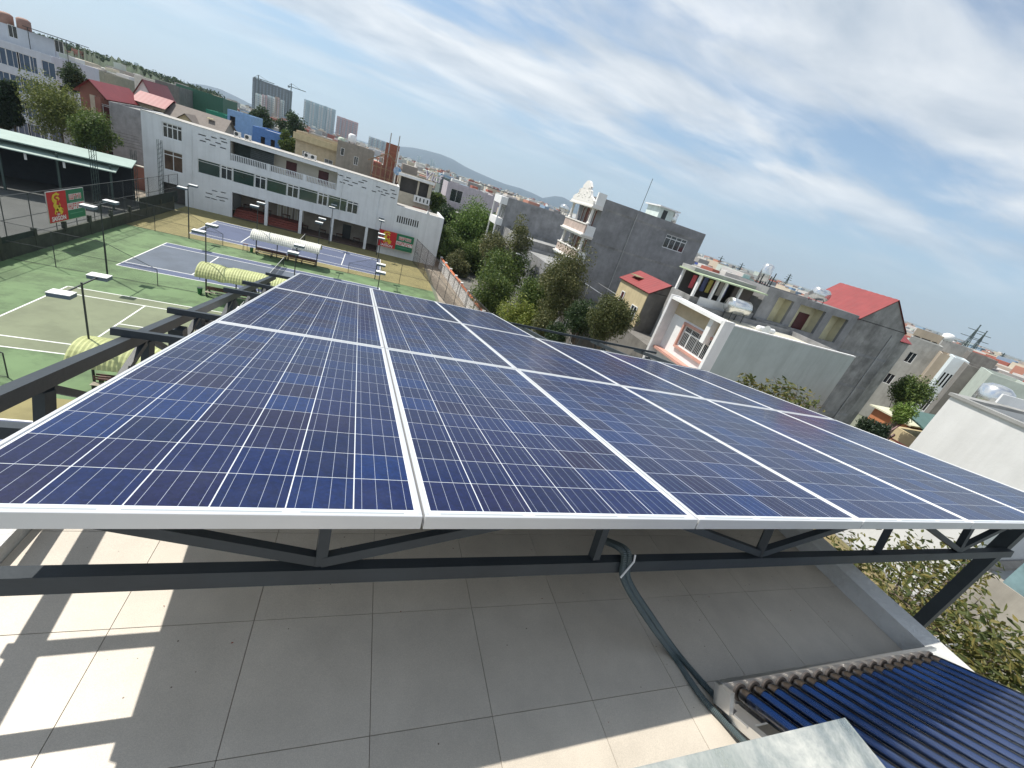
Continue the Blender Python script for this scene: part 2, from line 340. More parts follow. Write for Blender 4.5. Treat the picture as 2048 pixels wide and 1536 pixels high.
# ================================================================ CONDUITS
m_cond = M('grey_corrugated_plastic', (0.075, 0.10, 0.105), rough=0.4, var=0.1)
m_tie = M('white_nylon', (0.75, 0.75, 0.75), rough=0.4)
def spline(pts, n):
    out_ = []; P = [Vector(p) for p in pts]; P = [P[0]*2-P[1]] + P + [P[-1]*2-P[-2]]
    for i in range(1, len(P)-2):
        for k in range(n):
            t = k/n; a, b, c, d = P[i-1:i+3]
            out_.append(0.5*((2*b)+(c-a)*t+(2*a-5*b+4*c-d)*t*t+(3*b-a-3*c+d)*t**3))
    out_.append(P[-2]); return out_
def conduit(off, lab, z_end):
    s0 = pp(1.875, FB+0.16, -0.33); s1 = pp(1.88, FB+0.0, -0.272); s2 = pp(1.89, FB-0.045, -0.37)
    f1 = atZ(1345+off*0.55, 1308, ZF+0.018); pts = [s0+PX*off*0.0012, s1+PX*off*0.0012, s2+PX*off*0.0012, s2.lerp(f1, 0.5)+PX*off*0.0008+Vector((0,0,-0.012)), f1, atZ(1402+off*1.2, 1392-off*0.2, ZF+0.016), atZ(1446+off*1.4, 1440-off*0.3, ZF+0.016), atZ(1500+off*1.4, 1496-off*0.3, ZF+0.05), atZ(1560+off*1.4, 1560-off*0.3, ZF+0.16)]
    path = spline(pts, 34); fine = []; L_ = 0
    # resample evenly, alternate radius for the corrugation
    acc = [0]
    for i in range(1, len(path)): acc.append(acc[-1]+(path[i]-path[i-1]).length)
    nst = int(acc[-1]/0.0030); j = 0; P = []; rr = []
    for k in range(nst+1):
        d = acc[-1]*k/nst
        while j < len(acc)-2 and acc[j+1] < d: j += 1
        t = (d-acc[j])/max(1e-9, acc[j+1]-acc[j]); P.append(path[j].lerp(path[j+1], t)); rr.append(0.0135 if k % 2 else 0.0110)
    tag(MB().tube(P, rr, n=8).build('corrugated_conduit', m_cond), lab, 'conduit', 'conduits across the terrace floor')
conduit(0, 'left one of the two grey corrugated conduits crossing the tiles', 0)
conduit(20, 'right one of the two grey corrugated conduits crossing the tiles', 0)
tp = [pp(1.92, FB-0.03, -0.265), pp(1.915, FB-0.04, -0.29), pp(1.86, FB-0.056, -0.35)]
tag(MB().tube(tp, 0.004, n=6).build('cable_tie', m_tie), 'white cable tie holding the conduits to the rack chord', 'cable tie')
# ================================================================ SOLAR WATER HEATER
hx0, hx1, hy, hz = 23.13, 24.60, -64.70, ZF+0.075
m_galv = M('stainless_rail', (0.62, 0.62, 0.61), rough=0.32, metal=0.85, var=0.08, scale=12)
m_tubeblk = M('absorber_tube', (0.006, 0.014, 0.046), rough=0.2, var=0.4, scale=5, coat=0.8, spec=0.6)
m_tip = M('tube_glass_tip', (0.030, 0.022, 0.020), rough=0.2, var=0.3, scale=30, coat=0.5)
m_seal = M('brown_rubber_seal', (0.05, 0.042, 0.038), rough=0.6)
wh = thing('water_heater', 'evacuated tube solar water heater with dark blue glass tubes', 'water heater', ((hx0+hx1)/2, hy-0.3, ZF))
th_ = R(30); td = Vector((0, -math.cos(th_), math.sin(th_))); tn = Vector((0, math.sin(th_), math.cos(th_)))
o_ = Vector((hx0-0.03, hy, hz))-td*0.02-tn*0.045
MB().obox(o_, (hx1-hx0+0.06, 0, 0), td*0.022, tn*0.088).build('bottom_rail', m_galv, wh)
MB().obox(o_+Vector((0,0,0.0))-tn*0.006+td*0.004, (hx1-hx0+0.06, 0, 0), td*0.13, tn*0.008).build('rail_tray', m_galv, wh)
MB().obox(o_+Vector((-0.022,0,0))+tn*0.004, (0.0215,0,0), td*0.075, tn*0.08).build('rail_end_cap', m_galv, wh)
sp = (1.367)/17
def clear_glass():
    m = bpy.data.materials.new('clear_tube_glass'); m.use_nodes = True; t = m.node_tree; n = t.nodes.new; L = t.links.new
    tr = n('ShaderNodeBsdfTransparent'); tr.inputs[0].default_value = (0.93,0.95,0.95,1); gl = n('ShaderNodeBsdfGlossy'); gl.inputs['Roughness'].default_value = 0.07; fr = n('ShaderNodeFresnel'); fr.inputs[0].default_value = 2.0
    mx = n('ShaderNodeMixShader'); L(fr.outputs[0], mx.inputs[0]); L(tr.outputs[0], mx.inputs[1]); L(gl.outputs[0], mx.inputs[2]); L(mx.outputs[0], t.nodes['Material Output'].inputs[0]); return m
m_clear = clear_glass()
m_abs = M('blue_absorber_coating', (0.008, 0.030, 0.115), rough=0.25, metal=0.0, var=0.45, scale=3, spec=1.0)
m_get = M('getter_mirror', (0.14, 0.115, 0.10), rough=0.3, metal=0.6, var=0.3, scale=40)
for k in range(18):
    x = 23.19 + k*sp; b0 = Vector((x, hy, hz))
    tb = MB().tube([b0+td*s for s in (-0.008, 0.0, 0.01, 0.03, 0.06, 1.0, 2.0)], [0.006, 0.017, 0.024, 0.0285, 0.029, 0.029, 0.029], n=20).build('glass_tube', m_clear, wh, smooth=True)
    MB().tube([b0+td*s for s in (0.012, 0.02, 0.04, 0.07, 1.0, 2.0)], [0.005, 0.013, 0.021, 0.0232, 0.0232, 0.0232], n=16).build('absorber', m_abs, tb, smooth=True)
    MB().tube([b0+td*s for s in (0.004, 0.012, 0.03, 0.052)], [0.010, 0.0185, 0.0245, 0.0258], n=16, cap=False).build('tube_tip', m_get, tb, smooth=True)
    MB().tube([b0-td*0.002, b0+td*0.010], 0.0335, n=18).build('seal_ring', m_seal, tb, smooth=False)
for x in (hx0-0.01, hx1+0.01):
    e_ = Vector((x, hy, hz))-tn*0.06; MB().bar(e_, e_+td*2.1, 0.03, 0.04, up=tn).build('frame_rail', m_galv, wh)
    MB().bar(e_+td*0.08, Vector((x, hy-0.02, ZF)), 0.03, 0.03, up=(0,1,0)).build('foot', m_galv, wh); 
    MB().bar(e_+td*2.0, Vector((x, hy-1.75, ZF)), 0.03, 0.03, up=(0,1,0)).build('leg', m_galv, wh)
tk = (Vector(((hx0+hx1)/2, hy, hz))+td*2.2); MB().lathe(tk, [(0.02,-0.95),(0.2,-0.93),(0.24,-0.85),(0.24,0.85),(0.2,0.93),(0.02,0.95)], n=24, axis='x').build('tank', m_galv, wh, smooth=True)
# ================================================================ STAINED GLASS SHEET
def stained_glass():
    m = bpy.data.materials.new('stained_glass'); m.use_nodes = True; t = m.node_tree; b = t.nodes['Principled BSDF']; n = t.nodes.new; L = t.links.new
    b.inputs['Base Color'].default_value = (0.80, 0.9, 0.87, 1); b.inputs['Roughness'].default_value = 0.05; b.inputs['IOR'].default_value = 1.5
    g = n('ShaderNodeNewGeometry'); ns = n('ShaderNodeTexNoise'); ns.inputs['Scale'].default_value = 5; ns.inputs['Detail'].default_value = 10; ns.inputs['Roughness'].default_value = 0.7; ns.inputs['Distortion'].default_value = 0.3
    L(g.outputs['Position'], ns.inputs['Vector']); r = n('ShaderNodeMapRange'); r.inputs[1].default_value = 0.3; r.inputs[2].default_value = 0.62; r.inputs[3].default_value = 0.25; r.inputs[4].default_value = 0.97; L(ns.outputs['Fac'], r.inputs[0])
    d = n('ShaderNodeBsdfDiffuse'); cr = n('ShaderNodeValToRGB'); cr.color_ramp.elements[0].color = (0.27, 0.32, 0.33, 1); cr.color_ramp.elements[1].color = (0.52, 0.52, 0.48, 1)
    cr.color_ramp.elements[0].position = 0.38; cr.color_ramp.elements[1].position = 0.62; L(ns.outputs['Fac'], cr.inputs[0]); L(cr.outputs[0], d.inputs[0])
    b.inputs['Transmission Weight'].default_value = 1.0
    mx = n('ShaderNodeMixShader'); L(r.outputs[0], mx.inputs[0]); L(b.outputs[0], mx.inputs[1]); L(d.outputs[0], mx.inputs[2]); L(mx.outputs[0], t.nodes['Material Output'].inputs[0]); return m
gc = atZ(1690, 1435, 15.9)
gs = thing('glass_sheet', 'stained sheet of greenish glass lying above the water heater tubes', 'glass', (gc.x-0.5, gc.y-0.3, 15.89))
MB().box(gc.x-1.0, gc.x, gc.y-0.6, gc.y, 15.892, 15.90).build('pane', stained_glass(), gs)
for x in (gc.x-0.95, gc.x-0.05): MB().box(x-0.02, x+0.02, gc.y-0.6, gc.y-0.56, ZF, 15.89).build('leg', m_galv, gs)
for x in (gc.x-0.95, gc.x-0.05): MB().box(x-0.02, x+0.02, gc.y-0.22, gc.y-0.18, ZF, 15.89).build('leg', m_galv, gs)
# litter on the tiles
m_leaf_r = M('dry_red_leaf', (0.30, 0.08, 0.05), rough=0.8, var=0.3)
lit = MB()
for k in range(46):
    x = random.uniform(20.7, 24.3); y = random.uniform(-65.1, -63.4); s = random.uniform(0.002, 0.0055); a = random.uniform(0, 6.3); z = ZF+0.002
    e = Vector((math.cos(a), math.sin(a), 0))*s; f_ = Vector((-math.sin(a), math.cos(a), 0))*s*0.6; c_ = Vector((x, y, z))
    lit.add([c_-e, c_-f_+Vector((0,0,.002)), c_+e, c_+f_+Vector((0,0,.002))], [(0,1,2,3)])
stuff(tag(lit.build('dry_leaf_litter', m_leaf_r), 'tiny dry leaf crumbs scattered on the terrace tiles', 'litter'))
# ================================================================ GROUND AND COURTS
m_ground = M('dusty_town_ground', (0.20, 0.19, 0.165), rough=0.95, var=0.3, scale=0.05, col2=(0.13, 0.15, 0.10))
struct(MB().quad((-30000,-30000,-0.06),(30000,-30000,-0.06),(30000,30000,-0.06),(-30000,30000,-0.06)).build('ground', m_ground))
m_green = M('green_court_paint', (0.122, 0.198, 0.086), rough=0.8, var=0.12, scale=0.5, patch=0.6, bump=0.1, bscale=80)
m_tan = M('tan_court_paint', (0.235, 0.205, 0.085), rough=0.8, var=0.10, scale=0.5, patch=0.35, bump=0.1, bscale=80)
m_blue = M('blue_court_paint', (0.082, 0.104, 0.178), rough=0.75, var=0.07, scale=0.4, patch=0.2)
m_blue2 = M('worn_blue_court_paint', (0.098, 0.122, 0.158), rough=0.75, var=0.07, scale=0.4, patch=0.25)
m_olive = M('olive_court_paint', (0.175, 0.20, 0.12), rough=0.8, var=0.08, scale=0.4, patch=0.25)
m_line = M('white_line_paint', (0.72, 0.73, 0.70), rough=0.7, var=0.06)
FX0, FX1 = -5.5, 31.5
def sheet(name, x0, x1, y0, y1, z, mat): return struct(MB().quad((x0,y0,z),(x1,y0,z),(x1,y1,z),(x0,y1,z)).build(name, mat))
sheet('court_surround_tan', FX0, FX1, -2.2, 16.0, 0.0, m_tan)
sheet('court_surround_green', FX0, FX1, -40.4, -2.2, 0.0, m_green)
sheet('court_surround_near', FX0, FX1, -61.0, -40.4, 0.0, m_tan)
CY = {'A': 0.0, 'B': -17.35, 'C': -35.49, 'D': -53.6}
def court(nm, y0, m_in, m_out=None):
    if m_out:
        sheet('tennis_court', 0, 23.77, y0, y0+1.37, 0.004, m_out); sheet('tennis_court', 0, 23.77, y0+9.6, y0+10.97, 0.004, m_out); sheet('tennis_court', 0, 23.77, y0+1.37, y0+9.6, 0.004, m_in)
    else: sheet('tennis_court', 0, 23.77, y0, y0+10.97, 0.004, m_in)
    L = MB(); lw = 0.055; z = 0.008
    def ln(x0, x1, ya, yb): L.quad((x0,ya,z),(x1,ya,z),(x1,yb,z),(x0,yb,z))
    for v in (0, 1.37, 9.6, 10.97): ln(0, 23.77, y0+v-lw, y0+v+lw)
    for u in (0, 23.77): ln(u-lw, u+lw, y0, y0+10.97); z = 0.0085
    z = 0.009
    for u in (5.485, 18.285): ln(u-lw, u+lw, y0+1.37, y0+9.6)
    z = 0.010; ln(5.485, 18.285, y0+5.485-lw, y0+5.485+lw)
    struct(L.build('court_lines', m_line))
court('A', CY['A'], m_blue); court('B', CY['B'], m_blue2, m_blue); court('C', CY['C'], m_olive); court('D', CY['D'], m_blue)
m_dark = M('dark_painted_metal', (0.028, 0.035, 0.035), rough=0.5, var=0.1)
m_net = M('black_net', (0.02, 0.02, 0.02), rough=0.9)
def wire_mesh(name, col, pitch, wire, rot=True):
    m = bpy.data.materials.new(name); m.use_nodes = True; t = m.node_tree; b = t.nodes['Principled BSDF']; n = t.nodes.new; L = t.links.new
    b.inputs['Base Color'].default_value = (*col, 1); b.inputs['Roughness'].default_value = 0.6
    g = n('ShaderNodeNewGeometry'); s = n('ShaderNodeSeparateXYZ'); L(g.outputs['Position'], s.inputs[0])
    def mt(op, a, c=0.0):
        k = n('ShaderNodeMath'); k.operation = op
        for i, v in enumerate((a, c)):
            if isinstance(v, (int, float)): k.inputs[i].default_value = v
            else: L(v, k.inputs[i])
        return k.outputs[0]
    h = mt('ADD', s.outputs[0], s.outputs[1])
    f = []
    for e in ((mt('ADD', h, s.outputs[2]), mt('SUBTRACT', h, s.outputs[2])) if rot else (h, s.outputs[2])):
        f.append(mt('LESS_THAN', mt('FRACT', mt('ADD', mt('MULTIPLY', e, 1/pitch), 500.0)), wire/pitch))
    L(mt('MAXIMUM', f[0], f[1]), b.inputs['Alpha']); return m
m_chain = wire_mesh('chain_link', (0.05, 0.055, 0.055), 0.055, 0.0035)
m_brownmesh = wire_mesh('brown_mesh', (0.075, 0.05, 0.04), 0.05, 0.012)
m_netmesh = wire_mesh('net_mesh', (0.015, 0.015, 0.02), 0.045, 0.016, rot=False)
names = {'A': 'beside the white clubhouse', 'B': 'on the middle blue court', 'C': 'on the olive court'}
for k, nm in names.items():
    y0 = CY[k]; x = 11.885
    nt_ = thing('tennis_net', 'black tennis net with white band ' + nm, 'net', (x, y0+5.485, 0), 'tennis nets')
    for yy in (y0-0.9, y0+11.87): MB().tube([(x,yy,0),(x,yy,1.09)], 0.04, n=10).build('post', m_dark, nt_)
    MB().quad((x,y0-0.9,0.06),(x,y0+11.87,0.06),(x,y0+11.87,1.01),(x,y0-0.9,1.01)).build('mesh', m_netmesh, nt_)
    MB().box(x-0.012, x+0.012, y0-0.9, y0+11.87, 1.0, 1.07).build('band', m_line, nt_)
# ---- light poles
m_lampw = M('white_lamp_housing', (0.80, 0.80, 0.78), rough=0.45, var=0.03); m_lampb = M('blue_grey_lamp_side', (0.10, 0.14, 0.17), rough=0.5)
PLINE = {-2.52: 'beside the white shelter fence', -20.82: 'in the middle divider fence', -38.85: 'in the nearest divider fence', 13.6: 'along the clubhouse veranda'}
PXS = {0.88: 'first from the left', 8.15: 'at the left shelter end', 15.36: 'at the right shelter end', 23.05: 'last toward the street'}
def light_pole(x, y, lab, h=6.1):
    t = thing('floodlight_pole', lab, 'light pole', (x, y, 0), 'court floodlight poles')
    MB().tube([(x,y,0),(x,y,2.8),(x,y,2.82),(x,y,h+0.12)], [0.065,0.065,0.048,0.045], n=10).build('pole', m_dark, t)
    MB().bar((x,y-1.35,h), (x,y+1.35,h), 0.06, 0.06).build('cross_arm', m_dark, t)
    for s in (-1, 1):
        yc = y + s*1.62
        hd = MB().box(x-0.44, x+0.44, yc-0.29, yc+0.29, h-0.13, h+0.06).build('lamp_housing', m_lampb, t)
        MB().box(x-0.45, x+0.45, yc-0.30, yc+0.30, h+0.061, h+0.09).build('lamp_lid', m_lampw, hd)
for y, yl in PLINE.items():
    for x, xl in PXS.items():
        if y == 13.6 and x < 8.5: continue
        if y < -38 and x > 15: continue
        light_pole(x, y if not (y == -38.85 and x == 8.15) else y, 'twin floodlight pole %s, %s' % (yl, xl if y < 10 else ('third from the left' if x < 20 else 'last toward the street')))
# ---- court divider fences
m_wire = M('fence_rail', (0.045, 0.05, 0.05), rough=0.6)
def rail(m, pts, r=0.022): m.tube(pts, r, n=6)
for y, nm in ((-2.52, 'between the clubhouse court and the middle court'), (-20.82, 'between the middle and olive courts'), (-38.85, 'between the olive court and the nearest court')):
    for side in (0, 1):
        X_ = (lambda u: u) if side == 0 else (lambda u: 23.9-u)
        t = thing('divider_fence', 'dark wire fence %s, on the %s end' % (nm, ('left', 'street')[side]), 'fence', (X_(0), y, 0), 'court divider fences')
        x_e = FX0 if side == 0 else 23.9-FX1+1.0
        for u, h in ((-2.55, 3.0), (4.46, 1.5)): MB().tube([(X_(u),y,0),(X_(u),y,h)], 0.032, n=8).build('post', m_wire, t)
        MB().tube([(X_(x_e),y,3.0),(X_(0.88),y,3.0),(X_(4.46),y,1.5)], 0.022, n=6).build('top_rail', m_wire, t)
        MB().tube([(X_(x_e),y,1.5),(X_(4.46),y,1.5)], 0.018, n=6).build('middle_rail', m_wire, t)
        MB().tube([(X_(x_e),y,0.06),(X_(4.46 if y < -30 else 8.15),y,0.06)], 0.02, n=6).build('bottom_rail', m_wire, t)
        MB().add([(X_(x_e),y,0.06),(X_(4.46),y,0.06),(X_(4.46),y,1.5),(X_(0.88),y,3.0),(X_(x_e),y,3.0)], [(0,1,2,3,4)]).build('mesh', m_chain, t)
# ---- bench shelters
m_vaultw = M('weathered_white_sheet', (0.62, 0.62, 0.55), rough=0.6, var=0.12, scale=3, patch=0.3); m_vaulty = M('weathered_yellow_sheet', (0.42, 0.45, 0.20), rough=0.6, var=0.15, scale=3, patch=0.35)
m_wood = M('red_brown_bench_wood', (0.11, 0.05, 0.04), rough=0.6, var=0.25, scale=6); m_woodl = M('bleached_bench_wood', (0.34, 0.31, 0.24), rough=0.7, var=0.2, scale=6)
m_bin = M('green_plastic_bin', (0.015, 0.12, 0.035), rough=0.45)
SHN = {-2.52: 'white shelter', -20.82: 'yellow dented shelter', -38.85: 'yellow shelter nearest the array'}
def shelter(y, mv, lab, sag):
    x0, x1 = 8.1, 15.4
    t = thing('bench_shelter', lab, 'shelter', ((x0+x1)/2, y, 0), 'bench shelters between the courts')
    for x in (x0+0.05, 10.55, 12.95, x1-0.05): MB().box(x-0.045, x+0.045, y-0.045, y+0.045, 0, 2.2).build('post', m_dark, t)
    rw = 1.5; nseg = 74; na = 12; vs = []; fs = []
    for i in range(nseg+1):
        x = x0-0.35 + (x1-x0+0.7)*i/nseg; cor = 0.024*(1 if i % 2 else -1)
        dz = sag*math.exp(-((x-x0-1.7)/0.35)**2)
        for k in range(na+1):
            a = math.pi*(0.04+0.92*k/na); r = rw+cor
            vs.append((x, y-0.15-math.cos(a)*r, 1.95+math.sin(a)*r*0.74-dz))
    for i in range(nseg):
        for k in range(na): q = i*(na+1)+k; fs.append((q, q+1, q+na+2, q+na+1))
    MB().add(vs, fs).build('vault_roof', mv, t)
    for x in (x0+0.05, 12.95, x1-0.05): MB().tube([(x, y-0.15-math.cos(math.pi*k/10)*1.44, 1.93+math.sin(math.pi*k/10)*1.05) for k in range(11)], 0.025, n=6).build('roof_hoop', m_dark, t)
    for (xa, xb, nm) in ((8.2, 11.7, 'left'), (11.8, 15.3, 'right')):
        for s in (-1, 1):
            b = thing('bench', 'slatted court bench under the %s, %s one on the %s side' % (SHN[y], nm, ('near', 'far')[s > 0]), 'bench', ((xa+xb)/2, y+s*0.4, 0), 'court benches')
            for k in range(3): MB().box(xa, xb, y+s*(0.22+0.13*k), y+s*(0.22+0.13*k+0.10), 0.43, 0.46).build('slat', m_woodl if nm == 'left' and s < 0 else m_wood, b)
            for k in range(2): MB().box(xa, xb, y+s*0.12, y+s*0.15, 0.56+0.16*k, 0.66+0.16*k).build('back_slat', m_wood, b)
            for x in (xa+0.1, (xa+xb)/2, xb-0.1): MB().box(x-0.025, x+0.025, y+s*0.16, y+s*0.56, 0, 0.43).build('leg', m_dark, b)
shelter(-2.52, m_vaultw, 'long white corrugated barrel roof shelter over benches by the clubhouse court', 0.0)
shelter(-20.82, m_vaulty, 'yellow corrugated barrel roof shelter with a dent, between middle and olive courts', 0.10)
shelter(-38.85, m_vaulty, 'yellow corrugated barrel roof shelter nearest the solar array', 0.0)
for x, y, nm in ((7.65, -2.55, 'white shelter'), (7.7, -20.95, 'yellow dented shelter')):
    t = thing('rubbish_bin', 'small green bin at the left end of the ' + nm, 'bin', (x, y, 0), 'court bins')
    MB().lathe((x,y,0), [(0.16,0),(0.21,0.55),(0.23,0.56),(0.23,0.60)], n=14).build('body', m_bin, t); MB().lathe((x,y,0.602), [(0.2,0),(0.18,0.02)], n=14).build('liner', m_dark, t)
# stand chair
ch = thing('umpire_chair', 'small metal chair beside the white bench shelter', 'chair', (6.95, -2.5, 0))
for dx in (-.25,.25):
    for dy in (-.25,.25): MB().tube([(6.95+dx,-2.5+dy,0),(6.95+dx*.8,-2.5+dy*.8,0.85)], 0.02, n=6).build('leg', m_wire, ch)
MB().box(6.72,7.18,-2.72,-2.28,0.85,0.88).build('seat', m_wood, ch)
# ================================================================ LEFT PERIMETER
m_darkwall = M('shadow_toned_wall', (0.055, 0.06, 0.045), rough=0.9, var=0.35, scale=1.2, bump=0.4, bscale=12, streak=0.3)  # wall: the shadow on it is put into its dark base colour
m_screen = M('dark_green_screen', (0.018, 0.028, 0.024), rough=0.85, var=0.35, scale=2)
lw = thing('boundary_wall', 'dark shadow-toned, streaked boundary wall along the left end of the courts', 'wall', (-5.6, -8, 0))
MB().box(-5.72, -5.5, -30, 11.6, 0, 1.25).build('base', m_darkwall, lw); 
for k in range(11): MB().box(-5.74, -5.46, -29.6+k*4.1-0.15, -29.6+k*4.1+0.15, 0, 1.9).build('pier', m_darkwall, lw)
lf = thing('court_fence', 'tall dark wire fence above the left boundary wall', 'fence', (-5.6, -8, 1.25))
for k in range(15): MB().tube([(-5.6,-29.6+k*3.07,1.2),(-5.6,-29.6+k*3.07,4.85)], 0.035, n=8).build('post', m_wire, lf)
for z in (4.8, 3.0, 1.6): MB().tube([(-5.6,-30,z),(-5.6,13.2,z)], 0.028, n=6).build('rail', m_wire, lf)
MB().quad((-5.6,-30,1.3),(-5.6,13.2,1.3),(-5.6,13.2,4.8),(-5.6,-30,4.8)).build('mesh', m_chain, lf)
MB().box(-5.58,-5.55,1.5,13.0,1.0,2.55).build('screen', m_screen, lf)
MB().box(-5.58,-5.55,-28,-17.0,1.26,1.75).build('screen', m_screen, lf)
# lattice masts behind the fence
m_mast = M('steel_lattice', (0.06, 0.09, 0.08), rough=0.6, metal=0.3)
def mast(x, y, h, lab):
    t = thing('lattice_mast', lab, 'mast', (x, y, 0), 'lattice masts'); d = 0.22
    for sx in (-1,1):
        for sy in (-1,1): MB().tube([(x+sx*d,y+sy*d,0),(x+sx*d,y+sy*d,h)], 0.03, n=6).build('leg', m_mast, t)
    k = 0.0
    while k < h-0.6:
        for sy in (-1,1): MB().bar((x-d,y+sy*d,k),(x+d,y+sy*d,k+0.55),0.025,0.025).build('brace', m_mast, t)
        k += 0.6
for i, (p, dep, h) in enumerate((((140, 370), None, 7.4), ((237, 350), None, 7.0), ((308, 390), None, 8.6))):
    b = [(-9.2, 0.4), (-8.9, 9.0), (-7.9, 14.2)][i]
    mast(b[0], b[1], h, ('green lattice mast in front of the metal shed, left of the billboard top', 'lattice mast at the right end of the metal shed', 'lattice mast against the white clubhouse wall')[i])
# ================================================================ BILLBOARDS
m_red = M('red_print', (0.50, 0.012, 0.018), rough=0.5, var=0.05); m_grn = M('green_print', (0.008, 0.16, 0.075), rough=0.5, var=0.1, scale=1); m_yel = M('yellow_print', (0.72, 0.52, 0.03), rough=0.5)
m_wprint = M('white_print', (0.80, 0.80, 0.78), rough=0.5, var=0.02); m_pink = M('red_letter_print', (0.55, 0.05, 0.05), rough=0.5)
def text_part(body, size, o, u, v, mat, parent, name='lettering', ext=0.006, bold=0.0, cx=True):
    cu = bpy.data.curves.new('txt', 'FONT'); cu.body = body; cu.size = size; cu.extrude = ext; cu.offset = bold
    cu.align_x = 'CENTER' if cx else 'LEFT'; cu.resolution_u = 2
    to = bpy.data.objects.new('txt', cu); COL.objects.link(to); dg = bpy.context.evaluated_depsgraph_get()
    me = bpy.data.meshes.new_from_object(to.evaluated_get(dg)); bpy.data.objects.remove(to)
    u = Vector(u).normalized(); v = Vector(v).normalized(); n = u.cross(v); mw = Matrix((u, v, n)).transposed()
    o = Vector(o)
    for vt in me.vertices: vt.co = mw @ vt.co
    me.materials.clear(); me.materials.append(mat); ob = bpy.data.objects.new(name, me); COL.objects.link(ob); ob.parent = parent; ob.location = o - WL(parent); return ob
def ribbon_poly(pts, ws):      # variable width stroke as polygon quads in 2d
    vs = []; fs = []
    for i, p in enumerate(pts):
        a = pts[max(0,i-1)]; b = pts[min(len(pts)-1,i+1)]; d = Vector((b[0]-a[0], b[1]-a[1])).normalized(); n = Vector((-d.y, d.x))*ws[i]
        vs += [(p[0]+n.x, p[1]+n.y), (p[0]-n.x, p[1]-n.y)]
    for i in range(len(pts)-1): fs.append((2*i, 2*i+1, 2*i+3, 2*i+2))
    return vs, fs
def billboard(o, u, wdt, hgt, lab):
    o = Vector(o); u = Vector(u).normalized(); v = Vector((0,0,1)); n = u.cross(v)
    t = thing('billboard', lab, 'billboard', o+u*wdt/2, 'beer billboards at the courts')
    P = lambda a, b, d=0.0: o+u*(a*wdt)+v*(b*hgt)+n*d
    MB().obox(P(0,0,-0.04), u*wdt*0.5, v*hgt, n*0.04).build('red_panel', m_red, t); MB().obox(P(0.5,0,-0.04), u*wdt*0.5, v*hgt, n*0.04).build('green_panel', m_grn, t)
    fr = MB()
    for a, b, c, d in ((0,0,1,0),(0,1,1,1)): fr.bar(P(a,b,-0.02), P(c,d,-0.02), 0.06, 0.05)
    for a in (0, 1): fr.bar(P(a,0,-0.02), P(a,1,-0.02), 0.06, 0.05, up=n)
    fr.build('frame', m_galv, t)
    # dragon emblem
    em = MB()
    def stroke(pts, ws):
        vs, fs = ribbon_poly(pts, ws); em.add([P(0.5*a, b, 0.012) for a, b in vs], fs)
    body = [(0.42,0.90),(0.34,0.86),(0.30,0.78),(0.36,0.72),(0.46,0.69),(0.40,0.63),(0.36,0.56),(0.42,0.49),(0.54,0.44),(0.64,0.38),(0.68,0.31),(0.62,0.25),(0.66,0.22)]
    stroke(body, [0.03,0.05,0.065,0.05,0.04,0.06,0.085,0.095,0.095,0.09,0.07,0.045,0.01])
    stroke([(0.42,0.90),(0.52,0.92),(0.60,0.88),(0.66,0.90)], [0.03,0.045,0.03,0.01]); stroke([(0.46,0.80),(0.56,0.79),(0.62,0.74),(0.56,0.70)], [0.02,0.035,0.03,0.015])
    stroke([(0.34,0.66),(0.27,0.72),(0.26,0.80)], [0.03,0.02,0.006]); stroke([(0.55,0.48),(0.63,0.54),(0.60,0.62)], [0.04,0.025,0.01])
    stroke([(0.50,0.42),(0.42,0.35),(0.36,0.38),(0.33,0.30),(0.38,0.24)], [0.05,0.045,0.035,0.025,0.008]); stroke([(0.68,0.36),(0.75,0.42),(0.76,0.36)], [0.03,0.02,0.005])
    em.build('dragon_emblem', m_yel, t)
    text_part('BIA', hgt*0.10, P(0.25, 0.215, 0.008), u, v, m_wprint, t); text_part('SAIGON', hgt*0.20, P(0.25, 0.055, 0.008), u, v, m_wprint, t, bold=0.012)
    # right half: two lines of red lettering too small to read, on white outlines
    rr = random.Random(3)
    for b0, hh, a0, a1 in ((0.66, 0.17, 0.56, 0.93), (0.33, 0.20, 0.51, 0.985)):
        vs2 = [P(a0,b0-0.015,0.006),P(a1,b0-0.015,0.006),P(a1,b0+hh+0.015,0.006),P(a0,b0+hh+0.015,0.006)]
        if b0 < 0.5: MB().add(vs2, [(0,1,2,3)]).build('lettering_outline', m_wprint, t)
        k = a0+0.015; lt = MB(); wl = MB()
        while k < a1-0.03:
            wd_ = rr.uniform(0.028, 0.044); z = 0.011
            for (c0, d0, c1, d1) in rr.choice([((0,0,.3,1),(.3,.75,1,1),(.3,.4,.9,.6)), ((0,0,.32,1),(.68,0,1,1),(.32,.4,.68,.62)), ((0,0,1,.25),(0,.75,1,1),(0,.25,.3,.75)), ((.35,0,.65,.78),(0,.78,1,1)), ((0,0,.3,1),(.3,0,1,.25),(.7,.25,1,1))]):
                lt.quad(P(k+c0*wd_,b0+d0*hh,z),P(k+c1*wd_,b0+d0*hh,z),P(k+c1*wd_,b0+d1*hh,z),P(k+c0*wd_,b0+d1*hh,z))
                wl.quad(P(k+c0*wd_-.005,b0+d0*hh-.014,.009),P(k+c1*wd_+.005,b0+d0*hh-.014,.009),P(k+c1*wd_+.005,b0+d1*hh+.014,.009),P(k+c0*wd_-.005,b0+d1*hh+.014,.009))
            k += wd_+0.010
        wl.build('lettering_outline', m_wprint, t); lt.build('lettering', m_pink, t)
    MB().add([P(.58,.565,.006),P(.9,.565,.006),P(.9,.59,.006),P(.58,.59,.006)],[(0,1,2,3)]).build('small_print', M('pale_green_print',(0.12,0.32,0.2)), t)
